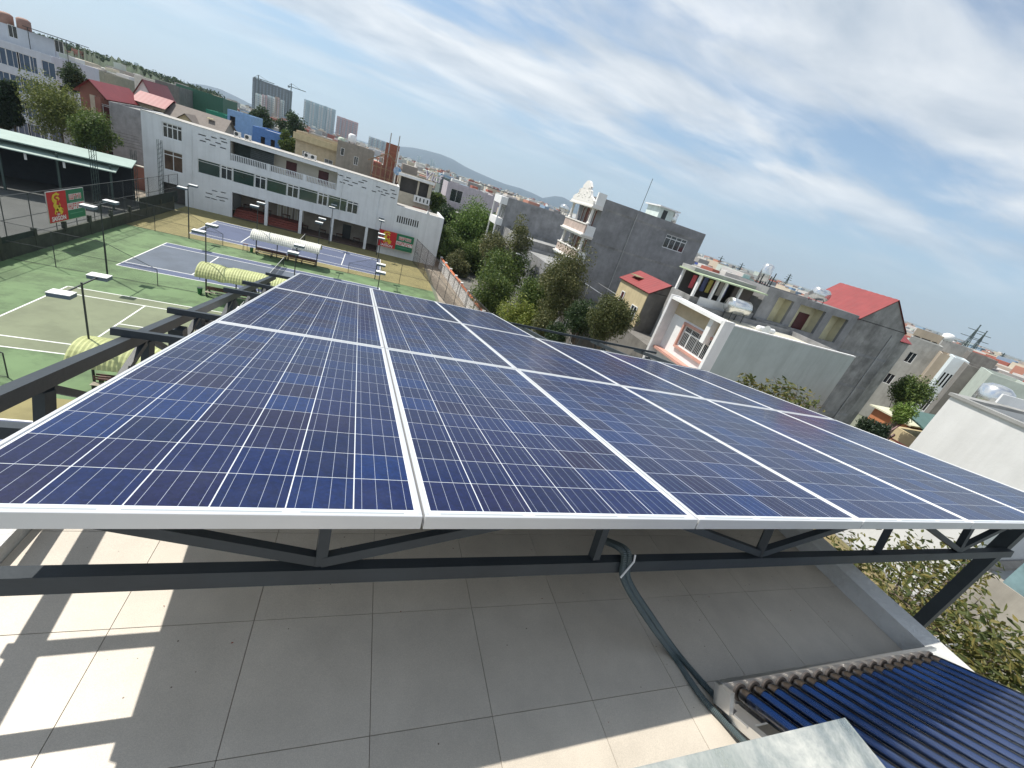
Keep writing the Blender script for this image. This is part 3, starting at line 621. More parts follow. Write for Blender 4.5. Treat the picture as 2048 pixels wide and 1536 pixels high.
    MB().add([P(.55,.17,.006),P(.93,.17,.006),P(.93,.20,.006),P(.55,.20,.006)],[(0,1,2,3)]).build('small_print', MATS['pale_green_print'], t)
    return t
billboard((-5.45, -15.4, 2.0), (0, 1, 0), 5.5, 2.72, 'red and green billboard with yellow dragon on the left fence')
billboard((22.95, 15.15, 1.45), (1, 0, 0), 6.1, 2.87, 'red and green billboard with yellow dragon on the clubhouse wall')
# ================================================================ WALL WITH REAL OPENINGS
def wallgrid(mb, o, u, U, H, holes, th, nrm, m=0, top=None):
    """wall in plane o + u*a + z*b, a in 0..U, b in 0..H; holes (a0,a1,b0,b1); outward normal nrm, thickness th inward"""
    o = Vector(o); u = Vector(u); nrm = Vector(nrm); v = Vector((0,0,1))
    hs = [(max(0,a0), min(U,a1), max(0,b0), min(H,b1)) for a0,a1,b0,b1 in holes]
    A = sorted({0, U} | {q for h in hs for q in h[:2]}); B = sorted({0, H} | {q for h in hs for q in h[2:]})
    solid = {}
    for i in range(len(A)-1):
        for j in range(len(B)-1):
            ca = (A[i]+A[i+1])/2; cb = (B[j]+B[j+1])/2
            solid[i,j] = not any(a0 < ca < a1 and b0 < cb < b1 for a0,a1,b0,b1 in hs)
    flip = u.cross(v).dot(nrm) < 0
    def q(pts): mb.add([o+u*a+v*b-nrm*d for a,b,d in pts], [(3,2,1,0) if flip else (0,1,2,3)], m)
    for (i,j), s in solid.items():
        if not s: continue
        a0,a1,b0,b1 = A[i],A[i+1],B[j],B[j+1]
        q([(a0,b0,0),(a1,b0,0),(a1,b1,0),(a0,b1,0)]); q([(a1,b0,th),(a0,b0,th),(a0,b1,th),(a1,b1,th)])
        if not solid.get((i-1,j), False): q([(a0,b0,th),(a0,b0,0),(a0,b1,0),(a0,b1,th)])
        if not solid.get((i+1,j), False): q([(a1,b0,0),(a1,b0,th),(a1,b1,th),(a1,b1,0)])
        if not solid.get((i,j-1), False): q([(a0,b0,th),(a1,b0,th),(a1,b0,0),(a0,b0,0)])
        if not solid.get((i,j+1), False): q([(a0,b1,0),(a1,b1,0),(a1,b1,th),(a0,b1,th)])
    return mb
m_wframe = M('white_window_frame', (0.74, 0.75, 0.74), rough=0.45, var=0.03)
m_glass = M('dark_window_glass', (0.02, 0.026, 0.032), rough=0.06, var=0.2, spec=0.9)
m_gglass = M('green_tinted_glass', (0.012, 0.04, 0.034), rough=0.12, var=0.25, scale=0.5, spec=0.9)
m_bars = M('window_grille', (0.55, 0.56, 0.56), rough=0.5)
def window(parent, o, u, nrm, w_, h_, nx=2, tz=None, glass=None, fw=0.07, depth=0.12, bars=0, frame=None, name='window', d=0.06):
    """frame (with mullions) as the part, panes as sub-part; o is the lower corner on the outer wall face"""
    o = Vector(o); u = Vector(u).normalized(); nrm = Vector(nrm); v = Vector((0,0,1)); b = o - nrm*depth
    f = MB()
    f.obox(b, u*w_, v*fw, nrm*d); f.obox(b+v*(h_-fw), u*w_, v*fw, nrm*d); f.obox(b+v*fw, u*fw, v*(h_-2*fw), nrm*d); f.obox(b+u*(w_-fw)+v*fw, u*fw, v*(h_-2*fw), nrm*d)
    if tz: f.obox(b+u*fw+v*(h_*tz-fw/2), u*(w_-2*fw), v*fw, nrm*(d*0.96))
    for k in range(1, nx): f.obox(b+u*(w_*k/nx-fw*0.4)+v*fw, u*fw*0.8, v*(h_-2*fw), nrm*(d*0.92))
    wo = f.build(name, frame or m_wframe, parent)
    g = MB().obox(b+u*0.01+v*0.01-nrm*0.02, u*(w_-0.02), v*(h_-0.02), nrm*0.025); g.build('pane', glass or m_glass, wo)
    if bars:
        gb = MB(); 
        for k in range(1, bars): gb.obox(b+u*(w_*k/bars-0.012)+v*fw+nrm*(d+0.005), u*0.024, v*(h_-2*fw), nrm*0.02)
        gb.build('grille', m_bars, wo)
    return wo
def flat_house(name, label, x0, x1, y0, y1, z1, wall, cat='house', S=(), W=(), E=(), roofm=None, par=0.5, group=None, z0=0.0, th=0.25, frame=None, cap=None):
    """box house; S / W: openings on the -Y and -X faces as (a0,a1,z0,z1,kw) in metres along the face (S: from x0 to +x ; W: from y1 to -y)"""
    t = thing(name, label, cat, ((x0+x1)/2, (y0+y1)/2, z0), group)
    mb = MB(); H = z1-z0
    wallgrid(mb, (x0,y0,z0), (1,0,0), x1-x0, H, [(a,b,c-z0,d-z0) for a,b,c,d,_ in S], th, (0,-1,0))
    wallgrid(mb, (x0,y1,z0), (0,-1,0), y1-y0-th-0.001, H, [(a,b,c-z0,d-z0) for a,b,c,d,_ in W], th, (-1,0,0))
    wallgrid(mb, (x1,y0+th+0.001,z0), (0,1,0), y1-y0-th-0.001, H, [(a,b,c-z0,d-z0) for a,b,c,d,_ in E], th, (1,0,0))
    wallgrid(mb, (x1-th-.001,y1,z0), (-1,0,0), x1-x0-2*th-.002, H, [], th, (0,1,0))
    mb.build('wall', wall, t)
    MB().box(x0+th, x1-th, y0+th, y1-th, z1-par-0.2, z1-par).build('roof', roofm or m_roofc, t)
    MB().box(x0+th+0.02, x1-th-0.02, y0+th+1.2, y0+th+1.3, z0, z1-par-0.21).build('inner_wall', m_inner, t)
    if cap:
        c = MB(); e = 0.06
        c.box(x0-e, x1+e, y0-e, y0+th, z1+0.002, z1+0.09); c.box(x0-e, x1+e, y1-th, y1+e, z1+0.002, z1+0.09); c.box(x0-e, x0+th, y0+th, y1-th, z1+0.002, z1+0.09); c.box(x1-th, x1+e, y0+th, y1-th, z1+0.002, z1+0.09)
        c.build('coping', cap, t)
    for a,b,c,d,kw in S:
        if kw is not None: window(t, (x0+a,y0,c), (1,0,0), (0,-1,0), b-a, d-c, frame=frame if 'frame' not in kw else None, **kw)
    for a,b,c,d,kw in W:
        if kw is not None: window(t, (x0,y1-a,c), (0,-1,0), (-1,0,0), b-a, d-c, frame=frame if 'frame' not in kw else None, **kw)
    return t
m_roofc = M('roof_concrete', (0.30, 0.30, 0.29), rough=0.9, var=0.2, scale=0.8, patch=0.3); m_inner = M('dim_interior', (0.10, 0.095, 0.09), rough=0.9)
# ================================================================ WHITE CLUBHOUSE
c3 = lambda x, y: (270+x/4.518, 160+y/4.518); c4 = lambda x, y: (480+x/4.518, 120+y/4.518)
CX0, CX1, CYF, CZ = -10.6, 25.15, 16.0, 11.65
m_club = M('clubhouse_white', (0.74, 0.755, 0.765), rough=0.7, var=0.05, scale=0.5, streak=0.2, patch=0.06)
m_cream = M('cream_wall', (0.62, 0.58, 0.50), rough=0.8, var=0.06); m_maroon = M('maroon_door', (0.075, 0.012, 0.014), rough=0.5, var=0.2)
m_brickred = M('red_brick_tile', (0.20, 0.055, 0.04), rough=0.7, var=0.2, scale=4)
def F3(x, y): p = atY(*c3(x, y), CYF); return p.x, p.z
def F4(x, y): p = atY(*c4(x, y), CYF); return p.x, p.z
def rect(F, x0, y0, x1, y1):
    a, b = F(x0, y0), F(x1, y1); return (min(a[0],b[0]), max(a[0],b[0]), min(a[1],b[1]), max(a[1],b[1]))
club = thing('clubhouse', 'long white three storey clubhouse behind the tennis courts', 'clubhouse', (8, 22, 0))
holes = []; wins = []
def addh(r): holes.append((r[0]-CX0, r[1]-CX0, r[2], r[3]))
wt = (-8.2, -5.78, 8.95, 10.95); wl_ = (-8.2, -5.80, 4.6, 7.35); addh(wt); addh(wl_)
rib = (-3.92, 19.1, 5.40, 7.42); addh(rib)
balc = (0.23, 15.33, 8.36, 11.1); addh(balc)
ver = (0.62, 23.0, 0.0, 3.85); addh(ver)
dk = (-8.4, -5.6, 0.0, 2.8); addh(dk)
sl1 = [(570,490,640,505),(685,515,738,527),(765,522,820,540),(632,532,682,545),(780,555,832,570),(585,545,640,558),(725,565,775,578),(675,582,728,595),(768,608,822,622)]
sl2 = [(885,1035,935,1050),(960,1057,1000,1072),(935,1082,985,1096),(1105,1083,1150,1100),(900,1100,950,1114),(1015,1105,1065,1120),(1070,1097,1118,1112),(975,1123,1018,1138),(1100,1148,1140,1160),(1230,1140,1268,1155),(1190,1180,1230,1195),(1290,1170,1330,1184),(1245,1180,1290,1195),(1360,1170,1400,1186),(1310,1200,1350,1214),(1275,1212,1315,1226),(1372,1205,1415,1220),(1360,1240,1402,1252)]
sl3 = [(640,1018,700,1034),(695,995,745,1010),(775,1010,820,1024),(735,1050,785,1064),(635,1055,680,1066),(690,1070,740,1082),(785,1062,842,1074),(765,1085,812,1098)]
for F, L_ in ((F3, sl1), (F4, sl2), (F3, sl3)):
    for (x0,y0,x1,y1) in L_:
        a = F(x0, y0); b = F(x1, y1); zc_ = (a[1]+b[1])/2; addh((a[0], b[0], zc_-0.07, zc_+0.07))
wmb = MB(); wallgrid(wmb, (CX0, CYF, 0), (1,0,0), CX1-CX0, CZ, holes, 0.28, (0,-1,0)); wmb.build('wall', m_club, club)
MB().box(CX0, CX0+0.28, CYF+0.281, 22.7, 0, CZ).build('side_wall', m_club, club); MB().box(CX1-0.28, CX1, CYF+0.281, 22.7, 0, CZ).build('side_wall', m_club, club)
MB().box(CX0, CX1, 22.701, 22.98, 0, CZ-0.3).build('back_wall', m_club, club)
m_croof = M('clubhouse_roof_deck', (0.42, 0.40, 0.37), rough=0.9, var=0.25, scale=0.7, patch=0.4)
MB().box(CX0+0.28, CX1-0.28, CYF+0.281, 22.7, CZ-0.35, CZ-0.08).build('roof', m_croof, club)
MB().box(CX0-0.02, CX1+0.02, CYF-0.06, CYF+0.28, CZ+0.002, CZ+0.07).build('coping', M('chipped_coping', (0.62,0.60,0.56), rough=0.8, var=0.15, scale=2, patch=0.3), club)
MB().box(CX0+0.28, CX1-0.28, CYF+0.281, 22.7, 3.95, 4.2).build('floor_slab', m_cream, club); MB().box(CX0+0.28, CX1-0.28, CYF+0.281, 22.7, 8.05, 8.32).build('floor_slab', m_cream, club)
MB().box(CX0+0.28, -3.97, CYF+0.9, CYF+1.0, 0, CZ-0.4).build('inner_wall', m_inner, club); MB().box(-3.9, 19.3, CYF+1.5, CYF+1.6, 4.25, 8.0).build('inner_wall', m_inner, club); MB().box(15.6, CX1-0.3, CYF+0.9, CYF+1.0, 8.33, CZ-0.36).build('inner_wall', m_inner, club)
# balcony: back wall with doors, dark trellis, balustrades
by = CYF+2.3
bw = MB(); wallgrid(bw, (0.3, by, 8.33), (1,0,0), 15.2, 2.9, [], 0.1, (0,-1,0)); bw.build('balcony_wall', m_cream, club)
tl = MB(); x0t, x1t = 0.55, 5.9
tl.box(x0t, x1t, by-1.2, by-1.15, 8.4, 11.0)
tr = tl.build('dark_screen', m_screen, club)
tg = MB()
for k in range(22): xx = x0t+2.2+(x1t-x0t-2.2)*k/21; tg.box(xx-0.02, xx+0.02, by-1.28, by-1.24, 8.9, 10.8)
for k in range(8): tg.box(x0t+2.2, x1t, by-1.3, by-1.281, 8.95+k*0.26, 8.98+k*0.26)
tg.build('trellis', M('trellis_grey',(0.16,0.18,0.19)), club)
MB().box(15.35, 15.6, CYF+0.3, by, 8.33, 11.3).build('balcony_side_wall', m_cream, club); MB().box(0.0, 0.22, CYF+0.3, by, 8.33, 11.3).build('balcony_side_wall', m_cream, club)
for (a, b) in ((1325, 1420), (1635, 1725)):
    xa = F3(a, 760)[0]+0.25; xb = F3(b, 800)[0]+0.3; d_ = MB().box(xa, xb, by-0.06, by-0.001, 8.6, 10.5).build('door', m_maroon, club)
    MB().box(xa-0.08, xa-0.001, by-0.07, by-0.001, 8.6, 10.58).build('door_jamb', m_cream, club); MB().lathe((xb-0.12, by-0.09, 9.4), [(0.03,0),(0.03,0.06)], n=8, axis='y').build('door_handle', m_galv, d_)
for (a, b) in ((0.30, 5.15), (5.65, 10.35), (10.80, 15.28)):
    MB().box(a, b, CYF+0.06, CYF+0.16, 9.28, 9.38).build('handrail', m_club, club); MB().box(a, b, CYF+0.06, CYF+0.16, 8.36, 8.44).build('balustrade_base', m_club, club)
    n_ = int((b-a)/0.235)
    for k in range(n_+1): xx = a+0.06+(b-a-0.12)*k/n_; MB().box(xx-0.05, xx+0.05, CYF+0.075, CYF+0.145, 8.441, 9.279).build('baluster', m_club, club)
for xx in (5.4, 10.57): MB().box(xx-0.2, xx+0.2, CYF+0.03, CYF+0.3, 8.33, 9.4).build('pier', m_club, club)
# ribbon windows
cells_ = [(565,765,'g'),(770,877,'w'),(884,1070,'g'),(1080,1180,'w'),(1190,1365,'g'),(1375,1470,'w'),(1485,1650,'g'),(1655,1745,'w'),(1750,1915,'g'),(1920,2010,'w')]
xs_ = [F3(a, 705+(a-565)*0.2734)[0] for a,_,_ in cells_] + [rib[1]]
for i, (a, b, k) in enumerate(cells_):
    x0_, x1_ = xs_[i]+0.02, xs_[i+1]-0.02
    if k == 'g': window(club, (x0_, CYF, rib[2]+0.01), (1,0,0), (0,-1,0), x1_-x0_, rib[3]-rib[2]-0.02, nx=1, tz=0.84, glass=m_gglass, fw=0.06)
    else: window(club, (x0_, CYF, rib[2]+0.01), (1,0,0), (0,-1,0), x1_-x0_, rib[3]-rib[2]-0.02, nx=2, tz=0.80, fw=0.13)
window(club, (wt[0], CYF, wt[2]), (1,0,0), (0,-1,0), wt[1]-wt[0], wt[3]-wt[2], nx=4, tz=0.74, fw=0.13, depth=0.2)
window(club, (wl_[0], CYF, wl_[2]), (1,0,0), (0,-1,0), wl_[1]-wl_[0], wl_[3]-wl_[2], nx=2, tz=0.78, fw=0.11, glass=M('brown_reflecting_glass',(0.09,0.055,0.035),rough=0.08,spec=0.8,var=0.4,scale=0.9), depth=0.2)
# veranda
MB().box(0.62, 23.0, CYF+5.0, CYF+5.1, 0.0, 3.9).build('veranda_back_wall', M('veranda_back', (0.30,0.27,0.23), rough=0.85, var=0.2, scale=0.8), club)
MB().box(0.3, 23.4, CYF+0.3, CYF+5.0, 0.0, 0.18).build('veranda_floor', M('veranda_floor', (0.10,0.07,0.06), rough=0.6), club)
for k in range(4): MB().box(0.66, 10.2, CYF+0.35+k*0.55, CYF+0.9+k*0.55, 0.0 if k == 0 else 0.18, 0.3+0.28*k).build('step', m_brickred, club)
for k, xx in enumerate((5.4, 10.45, 15.3, 20.9)): MB().box(xx-0.22, xx+0.22, CYF+0.02, CYF+0.5, 0.0, 3.849).build('column', m_club, club)
for k in range(5): window(club, (6.1+k*0.9, CYF+4.98, 0.9), (1,0,0), (0,-1,0), 0.55, 2.2, nx=1, glass=M('bright_back_window', (0.5,0.48,0.4), rough=0.5), depth=0.0)
MB().box(16.8, 18.2, CYF+4.9, CYF+4.99, 0.18, 2.6).build('door', m_dark, club)
# dim furniture on the veranda
for k in range(7):
    xx = 2.0+k*2.9; tb = thing('veranda_table', 'dark table with chairs on the clubhouse veranda, %s from the left' % ORD[k] if k < 6 else 'dark table with chairs on the clubhouse veranda, farthest right', 'table', (xx, CYF+3.4, 1.1 if xx < 10 else 0.18), 'veranda tables')
    zb = 1.15 if xx < 10 else 0.18
    MB().box(xx-0.6, xx+0.6, CYF+3.0, CYF+3.8, zb+0.7, zb+0.75).build('table_top', m_wood, tb)
    for s in (-0.5, 0.5):
        for y_ in (3.05, 3.7): MB().box(xx+s-0.03, xx+s+0.03, CYF+y_, CYF+y_+0.06, zb, zb+0.7).build('leg', m_dark, tb)
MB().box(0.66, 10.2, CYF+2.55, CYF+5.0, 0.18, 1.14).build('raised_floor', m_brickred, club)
# low right wing
wz = F4(1640, 1370)[1]; p_r = F4(1850, 1432)
wr = MB(); WX1 = 33.6; vsl = []
for k in range(10):
    a = F4(1425+k*21.2, 1400); vsl.append((a[0]-CX1, a[0]-CX1+0.22))
wz0 = 8.75
wallgrid(wr, (CX1, CYF, 0), (1,0,0), WX1-CX1, wz0, [(a, b, 6.0, 7.15) for a, b in vsl], 0.28, (0,-1,0))
wallgrid(wr, (WX1, CYF+0.281, 0), (0,1,0), 9, wz0, [], 0.28, (1,0,0)); wr.build('wing_wall', m_club, club)
MB().box(CX1+0.0, WX1-0.28, CYF+0.281, CYF+9, wz0-0.6, wz0-0.4).build('wing_roof', m_croof, club); MB().box(CX1, WX1-0.3, CYF+0.8, CYF+0.9, 0, wz0-0.6).build('inner_wall', m_inner, club)
MB().prism([(CX1+5.2,CYF-0.02,wz0-0.02),(CX1+5.8,CYF-0.02,wz0-0.02),(CX1+5.4,CYF-0.02,wz0+0.55)], (0,0.5,0)).build('wing_pier', m_club, club)
# air conditioners and junk on the club roof
m_acw = M('aircon_white', (0.66,0.65,0.62), rough=0.5)
def aircon(x, y, z, lab, s=1.0):
    t = thing('air_conditioner', lab, 'air conditioner', (x, y, z), 'roof air conditioners')
    MB().box(x-0.42*s, x+0.42*s, y-0.16*s, y+0.16*s, z+0.08, z+0.08+0.62*s).build('casing', m_acw, t)
    MB().lathe((x-0.1*s, y-0.16*s-0.02, z+0.08+0.31*s), [(0.24*s,0),(0.24*s,0.015)], n=16, axis='y').build('fan_grille', m_dark, t)
    for k in (-0.3, 0.3): MB().box(x+k*s-0.04, x+k*s+0.04, y-0.15, y+0.15, z, z+0.08).build('foot', m_dark, t)
for i, (px, py, lab) in enumerate(((475, 266, 'white air conditioner on the clubhouse roof, leftmost of four'), (496, 272, 'white air conditioner on the clubhouse roof, second from left'), (614, 309, 'white air conditioner on the clubhouse roof, third from left'), (627, 313, 'white air conditioner on the clubhouse roof, fourth from left'))):
    q = atY(px, py, 20.8); aircon(q.x, 20.8, CZ-0.08, lab, 1.1)
for x in (-4.6, 16.2, 22.2): MB().tube([(x,CYF-0.06,4.0 if x > 0 else 0.0),(x,CYF-0.06,CZ-0.3)], 0.05, n=8).build('drain_pipe', m_club, club)
# ================================================================ STREET SIDE
m_asph = M('street_asphalt', (0.16, 0.155, 0.14), rough=0.9, var=0.2, scale=0.4, patch=0.3); m_pave = M('pavement_dirt', (0.30, 0.26, 0.21), rough=0.95, var=0.25, scale=0.5)
struct(MB().quad((32.0,-58,-0.03),(60,-58,-0.03),(60,150,-0.03),(32.0,150,-0.03)).build('verge', m_pave))
struct(MB().quad((37.7,-58,-0.015),(42.4,-58,-0.015),(42.4,150,-0.015),(37.7,150,-0.015)).build('street', m_asph))
for nm, xa in (('pavement', 36.3), ('pavement', 42.4)): struct(MB().box(xa, xa+1.4, -58, 150, -0.03, 0.11).build(nm, m_pave))
# brown mesh fence, white wall with orange tiles
def fx(y): return 29.5 + (15-y)*0.152
bf = thing('screen_fence', 'tall brown mesh fence along the street end of the courts', 'fence', (31.5, 0, 0))
for k in range(13):
    y = 15-k*4.2; MB().tube([(fx(y),y,0),(fx(y)+0.05,y,4.3)], 0.035, n=8).build('post', m_wire, bf)
for z in (0.1, 2.1, 4.2): MB().tube([(fx(15),15,z),(fx(-36),-36,z)], 0.025, n=6).build('rail', m_wire, bf)
MB().quad((fx(15),15,0.05),(fx(-36),-36,0.05),(fx(-36)+.05,-36,4.25),(fx(15)+.05,15,4.25)).build('mesh', m_brownmesh, bf)
m_orange = M('orange_roof_tile', (0.45, 0.13, 0.05), rough=0.7, var=0.25, scale=4)
ww = thing('street_wall', 'white street wall capped with orange tiles beside the brown fence', 'wall', (34.0, 0, 0))
def wxl(y): return 34.5 + (15-y)*0.068
for k in range(12):
    ya, yb = 15-k*4.2, 15-(k+1)*4.2
    MB().bar((wxl(ya),ya-0.2,0.95), (wxl(yb),yb+0.2,0.95), 0.14, 1.9).build('panel', m_white, ww)
    MB().prism([(wxl(ya)-0.22,ya-0.2,1.901),(wxl(ya)+0.22,ya-0.2,1.901),(wxl(ya),ya-0.2,2.12)], Vector((wxl(yb)-wxl(ya), yb-ya+0.4, 0))).build('tile_cap', m_orange, ww)
    MB().box(wxl(ya)-0.2, wxl(ya)+0.2, ya-0.2, ya+0.2, 0, 2.25).build('pier', m_white, ww)
# parked car
m_carp = M('dark_car_paint', (0.02, 0.022, 0.028), rough=0.25, coat=1.0, var=0.05); m_tyre = M('tyre_rubber', (0.02,0.02,0.02), rough=0.9)
cx_, cy_ = 38.4, -5.6; car = thing('parked_car', 'dark car parked in the street behind the orange capped wall', 'car', (cx_, cy_, 0))
prof = [(-2.15,0.45),(-2.2,0.75),(-1.9,0.92),(-1.1,0.98),(-0.45,1.42),(0.9,1.45),(1.6,1.05),(2.1,0.98),(2.2,0.6),(2.1,0.4)]
body_ = MB(); n_ = len(prof)
for s, w_ in ((-1, 0.85), (1, 0.85)): pass
body_.prism([(cx_-0.85, cy_+a, b) for a, b in prof], (1.7, 0, 0)); bo = body_.build('body', m_carp, car, fix=True); bv = bo.modifiers.new('bevel', 'BEVEL'); bv.width = 0.12; bv.segments = 3
MB().prism([(cx_-0.7, cy_-1.0, 1.03),(cx_+0.7, cy_-1.0, 1.03),(cx_+0.6, cy_-0.5, 1.41),(cx_-0.6, cy_-0.5, 1.41)], (0,-0.03,0.035)).build('windscreen', m_glass, car, fix=True)
for sx in (-0.85, 0.85):
    for sy in (-1.35, 1.35):
        wl2 = MB().lathe((cx_+sx-0.1, cy_+sy, 0.32), [(0.32,0),(0.32,0.2)], n=16, axis='x').build('wheel', m_tyre, car); MB().lathe((cx_+sx-0.11, cy_+sy, 0.32), [(0.19,0),(0.19,0.22)], n=12, axis='x').build('rim', m_galv, wl2)
m_gwall = M('bare_cement_wall', (0.27, 0.27, 0.275), rough=0.92, var=0.2, scale=0.9, streak=0.22, patch=0.3, bump=0.2, bscale=6)
m_gwall2 = M('patched_cement_wall', (0.30, 0.295, 0.285), rough=0.92, var=0.28, scale=0.6, streak=0.35, patch=0.6, bump=0.25, bscale=4)
m_brickf2 = M('old_brick', (0.22, 0.09, 0.065), rough=0.9, var=0.25)
m_redtile = M('red_metal_tile', (0.23, 0.034, 0.034), rough=0.5, var=0.12, scale=1.0); m_reddk = M('dark_red_metal', (0.10, 0.012, 0.014), rough=0.5)
m_lpipe = M('grey_pvc_pipe', (0.38,0.38,0.37), rough=0.5)
m_steelt = M('stainless_tank', (0.72, 0.72, 0.70), rough=0.22, metal=0.9, var=0.05)
def tank(x, y, z, L_, r, lab, ax='x', legs=0.5, mat=None):
    t = thing('water_tank', lab, 'water tank', (x, y, z), 'rooftop water tanks')
    MB().lathe((x,y,z+legs+r), [(0.05,-L_/2-r*0.25),(r*0.7,-L_/2-r*0.15),(r*0.97,-L_/2),(r,-L_/2+0.02),(r,L_/2-0.02),(r*0.97,L_/2),(r*0.7,L_/2+r*0.15),(0.05,L_/2+r*0.25)], n=22, axis=ax).build('tank', mat or m_steelt, t, smooth=True)
    for a in (-1,1):
        for b in (-1,1):
            dx, dy = (a*L_*0.35, b*r*0.6) if ax == 'x' else (b*r*0.6, a*L_*0.35)
            MB().tube([(x+dx,y+dy,z),(x+dx,y+dy,z+legs+r*0.3)], 0.035, n=6).build('leg', m_dark, t)
    return t
def vtank(x, y, z, h, r, lab, legs=0.8, mat=None):
    t = thing('water_tank', lab, 'water tank', (x, y, z), 'rooftop water tanks')
    MB().lathe((x,y,z+legs), [(r*0.9,0),(r,0.05),(r,h),(r*0.6,h+r*0.3),(0.1,h+r*0.36)], n=20).build('tank', mat or m_steelt, t, smooth=True)
    for a in (-1,1):
        for b in (-1,1): MB().tube([(x+a*r*0.6,y+b*r*0.6,z),(x+a*r*0.6,y+b*r*0.6,z+legs)], 0.04, n=6).build('leg', m_dark, t)
    return t
# ---- ribbed pitched roof (ribs are part of the sheet) ------------------------
def gable_roof(parent, x0, x1, y0, y1, ze, zr, mat, along='y', over=0.35, ribs=0.35, name='roof', gable=None, xr=None, amp=0.022):
    mb = MB()
    def slope(a0, a1, b0, b1):   # a0->a1 ridge edge pts, b0->b1 eave edge pts
        a0, a1, b0, b1 = map(Vector, (a0, a1, b0, b1)); n = max(2, int((a1-a0).length/ribs))
        nn = (a1-a0).cross(b0-a0).normalized(); 
        if nn.z < 0: nn = -nn
        vs = []; fs = []
        for i in range(n+1):
            t = i/n; e = nn*(amp if i % 2 else 0.0)
            vs += [a0.lerp(a1,t)+e, b0.lerp(b1,t)+e]
        for i in range(n): fs.append((2*i, 2*i+1, 2*i+3, 2*i+2))
        mb.add(vs, fs); 
        m2 = [v-nn*0.08 for v in vs]; mb.add(m2, [f[::-1] for f in fs])
    if along == 'y':
        xm = xr if xr else (x0+x1)/2
        s0 = (zr-ze)/(xm-x0); s1 = (zr-ze)/(x1-xm)
        slope((xm,y0-over,zr),(xm,y1+over,zr),(x0-over,y0-over,ze-over*s0),(x0-over,y1+over,ze-over*s0)); slope((xm,y1+over,zr),(xm,y0-over,zr),(x1+over,y1+over,ze-over*s1),(x1+over,y0-over,ze-over*s1))
        if gable:
            for yy, e in ((y0, 0.2), (y1-0.2, 0.2)): MB().prism([(x0,yy,ze+0.002),(x1,yy,ze+0.002),(xm,yy,zr-0.09)], (0,e,0)).build('gable', gable, parent, fix=True)
    else:
        ym = (y0+y1)/2; s0 = (zr-ze)/(ym-y0)
        slope((x1+over,ym,zr),(x0-over,ym,zr),(x1+over,y0-over,ze-over*s0),(x0-over,y0-over,ze-over*s0)); slope((x0-over,ym,zr),(x1+over,ym,zr),(x0-over,y1+over,ze-over*s0),(x1+over,y1+over,ze-over*s0))
        if gable:
            for xx in (x0, x1-0.2): MB().prism([(xx,y0,ze+0.002),(xx,y1,ze+0.002),(xx,ym,zr-0.09)], (0.2,0,0)).build('gable', gable, parent, fix=True)
    return mb.build(name, mat, parent, fix=False)
# ---- R1 far grey house with white balconies
r1 = flat_house('row_house', 'grey cement row house with stacked white balconies, farther along the street', 44, 60, 15.2, 20.6, 15.45, m_gwall, 'house', W=[(0.8,2.3,11.2,13.8,dict(nx=2)),(3.0,4.6,11.2,13.8,dict(nx=2)),(0.8,2.3,7.4,10,dict(nx=2)),(3.0,4.6,7.4,10,dict(nx=2))], roofm=m_roofc)
for z in (14.1, 10.4, 6.4):
    b = MB().box(42.7, 43.998, 15.25, 20.5, z, z+1.25); b.build('balcony', m_white, r1)
for y in (15.35, 20.3): MB().box(42.75, 43.0, y, y+0.2, 0, 14.09).build('column', m_white, r1)
tank(56, 17.5, 15.0, 1.6, 0.75, 'round steel water tank on the grey row house with stacked balconies', 'y', 0.9)
# ---- R2 baroque fronted grey house
r2y0, r2y1 = -21.58, -15.6
r2 = flat_house('row_house', 'tall bare grey row house with ornate white baroque front', 44.0, 57.9, r2y0, r2y1, 18.8, m_gwall, 'house', S=[(8.85,11.9,16.05,17.55,dict(nx=4,tz=0.74,fw=0.08,bars=0))],
    W=[(2.0,4.0,15.2,17.6,dict(nx=2,glass=M('brown_wood_door',(0.14,0.045,0.025),rough=0.5,var=0.2),fw=0.05)),(1.1,1.7,15.2,17.6,dict(nx=1,glass=MATS['brown_wood_door'])),(4.3,4.9,15.2,17.6,dict(nx=1,glass=MATS['brown_wood_door'])),(2.0,4.0,12.2,14.4,dict(nx=2,glass=MATS['brown_wood_door'],fw=0.05)),(1.1,1.7,12.2,14.4,dict(nx=1,glass=MATS['brown_wood_door'])),(4.3,4.9,12.2,14.4,dict(nx=1,glass=MATS['brown_wood_door'])),(1.5,4.5,8.6,11.2,dict(nx=3))])
m_orn = M('white_plaster_ornament', (0.74, 0.71, 0.67), rough=0.7, var=0.06, scale=3); m_pinkst = M('pinkish_stone', (0.48, 0.38, 0.33), rough=0.8, var=0.2, scale=2)
bx0 = 42.75
MB().box(bx0, 43.998, r2y0+0.0, r2y1, 17.75, 17.99).build('cornice', m_orn, r2); MB().box(bx0-0.12, 43.998, r2y0-0.08, r2y1+0.08, 17.6, 17.749).build('cornice', m_orn, r2)
MB().box(bx0+0.25, 43.998, r2y0+0.02, r2y0+0.3, 17.991, 19.2).build('parapet_return', m_white, r2)
yc = (r2y0+r2y1)/2; hw = (r2y1-r2y0)/2
half = [(1.0,0.0),(1.0,0.28),(0.92,0.42),(0.86,0.50),(0.74,0.56),(0.62,0.72),(0.54,0.95),(0.50,1.15),(0.42,1.25),(0.36,1.30),(0.34,1.45),(0.38,1.55),(0.30,1.72),(0.20,1.95),(0.10,2.08),(0.0,2.12)]
poly = [(bx0, yc-a*hw*0.93, 18.0+b) for a, b in half] + [(bx0, yc+a*hw*0.93, 18.0+b) for a, b in half[::-1][1:]]
MB().prism(poly, (0.28,0,0)).build('pediment', m_orn, r2, fix=True)
orn = MB(); rr = random.Random(5)
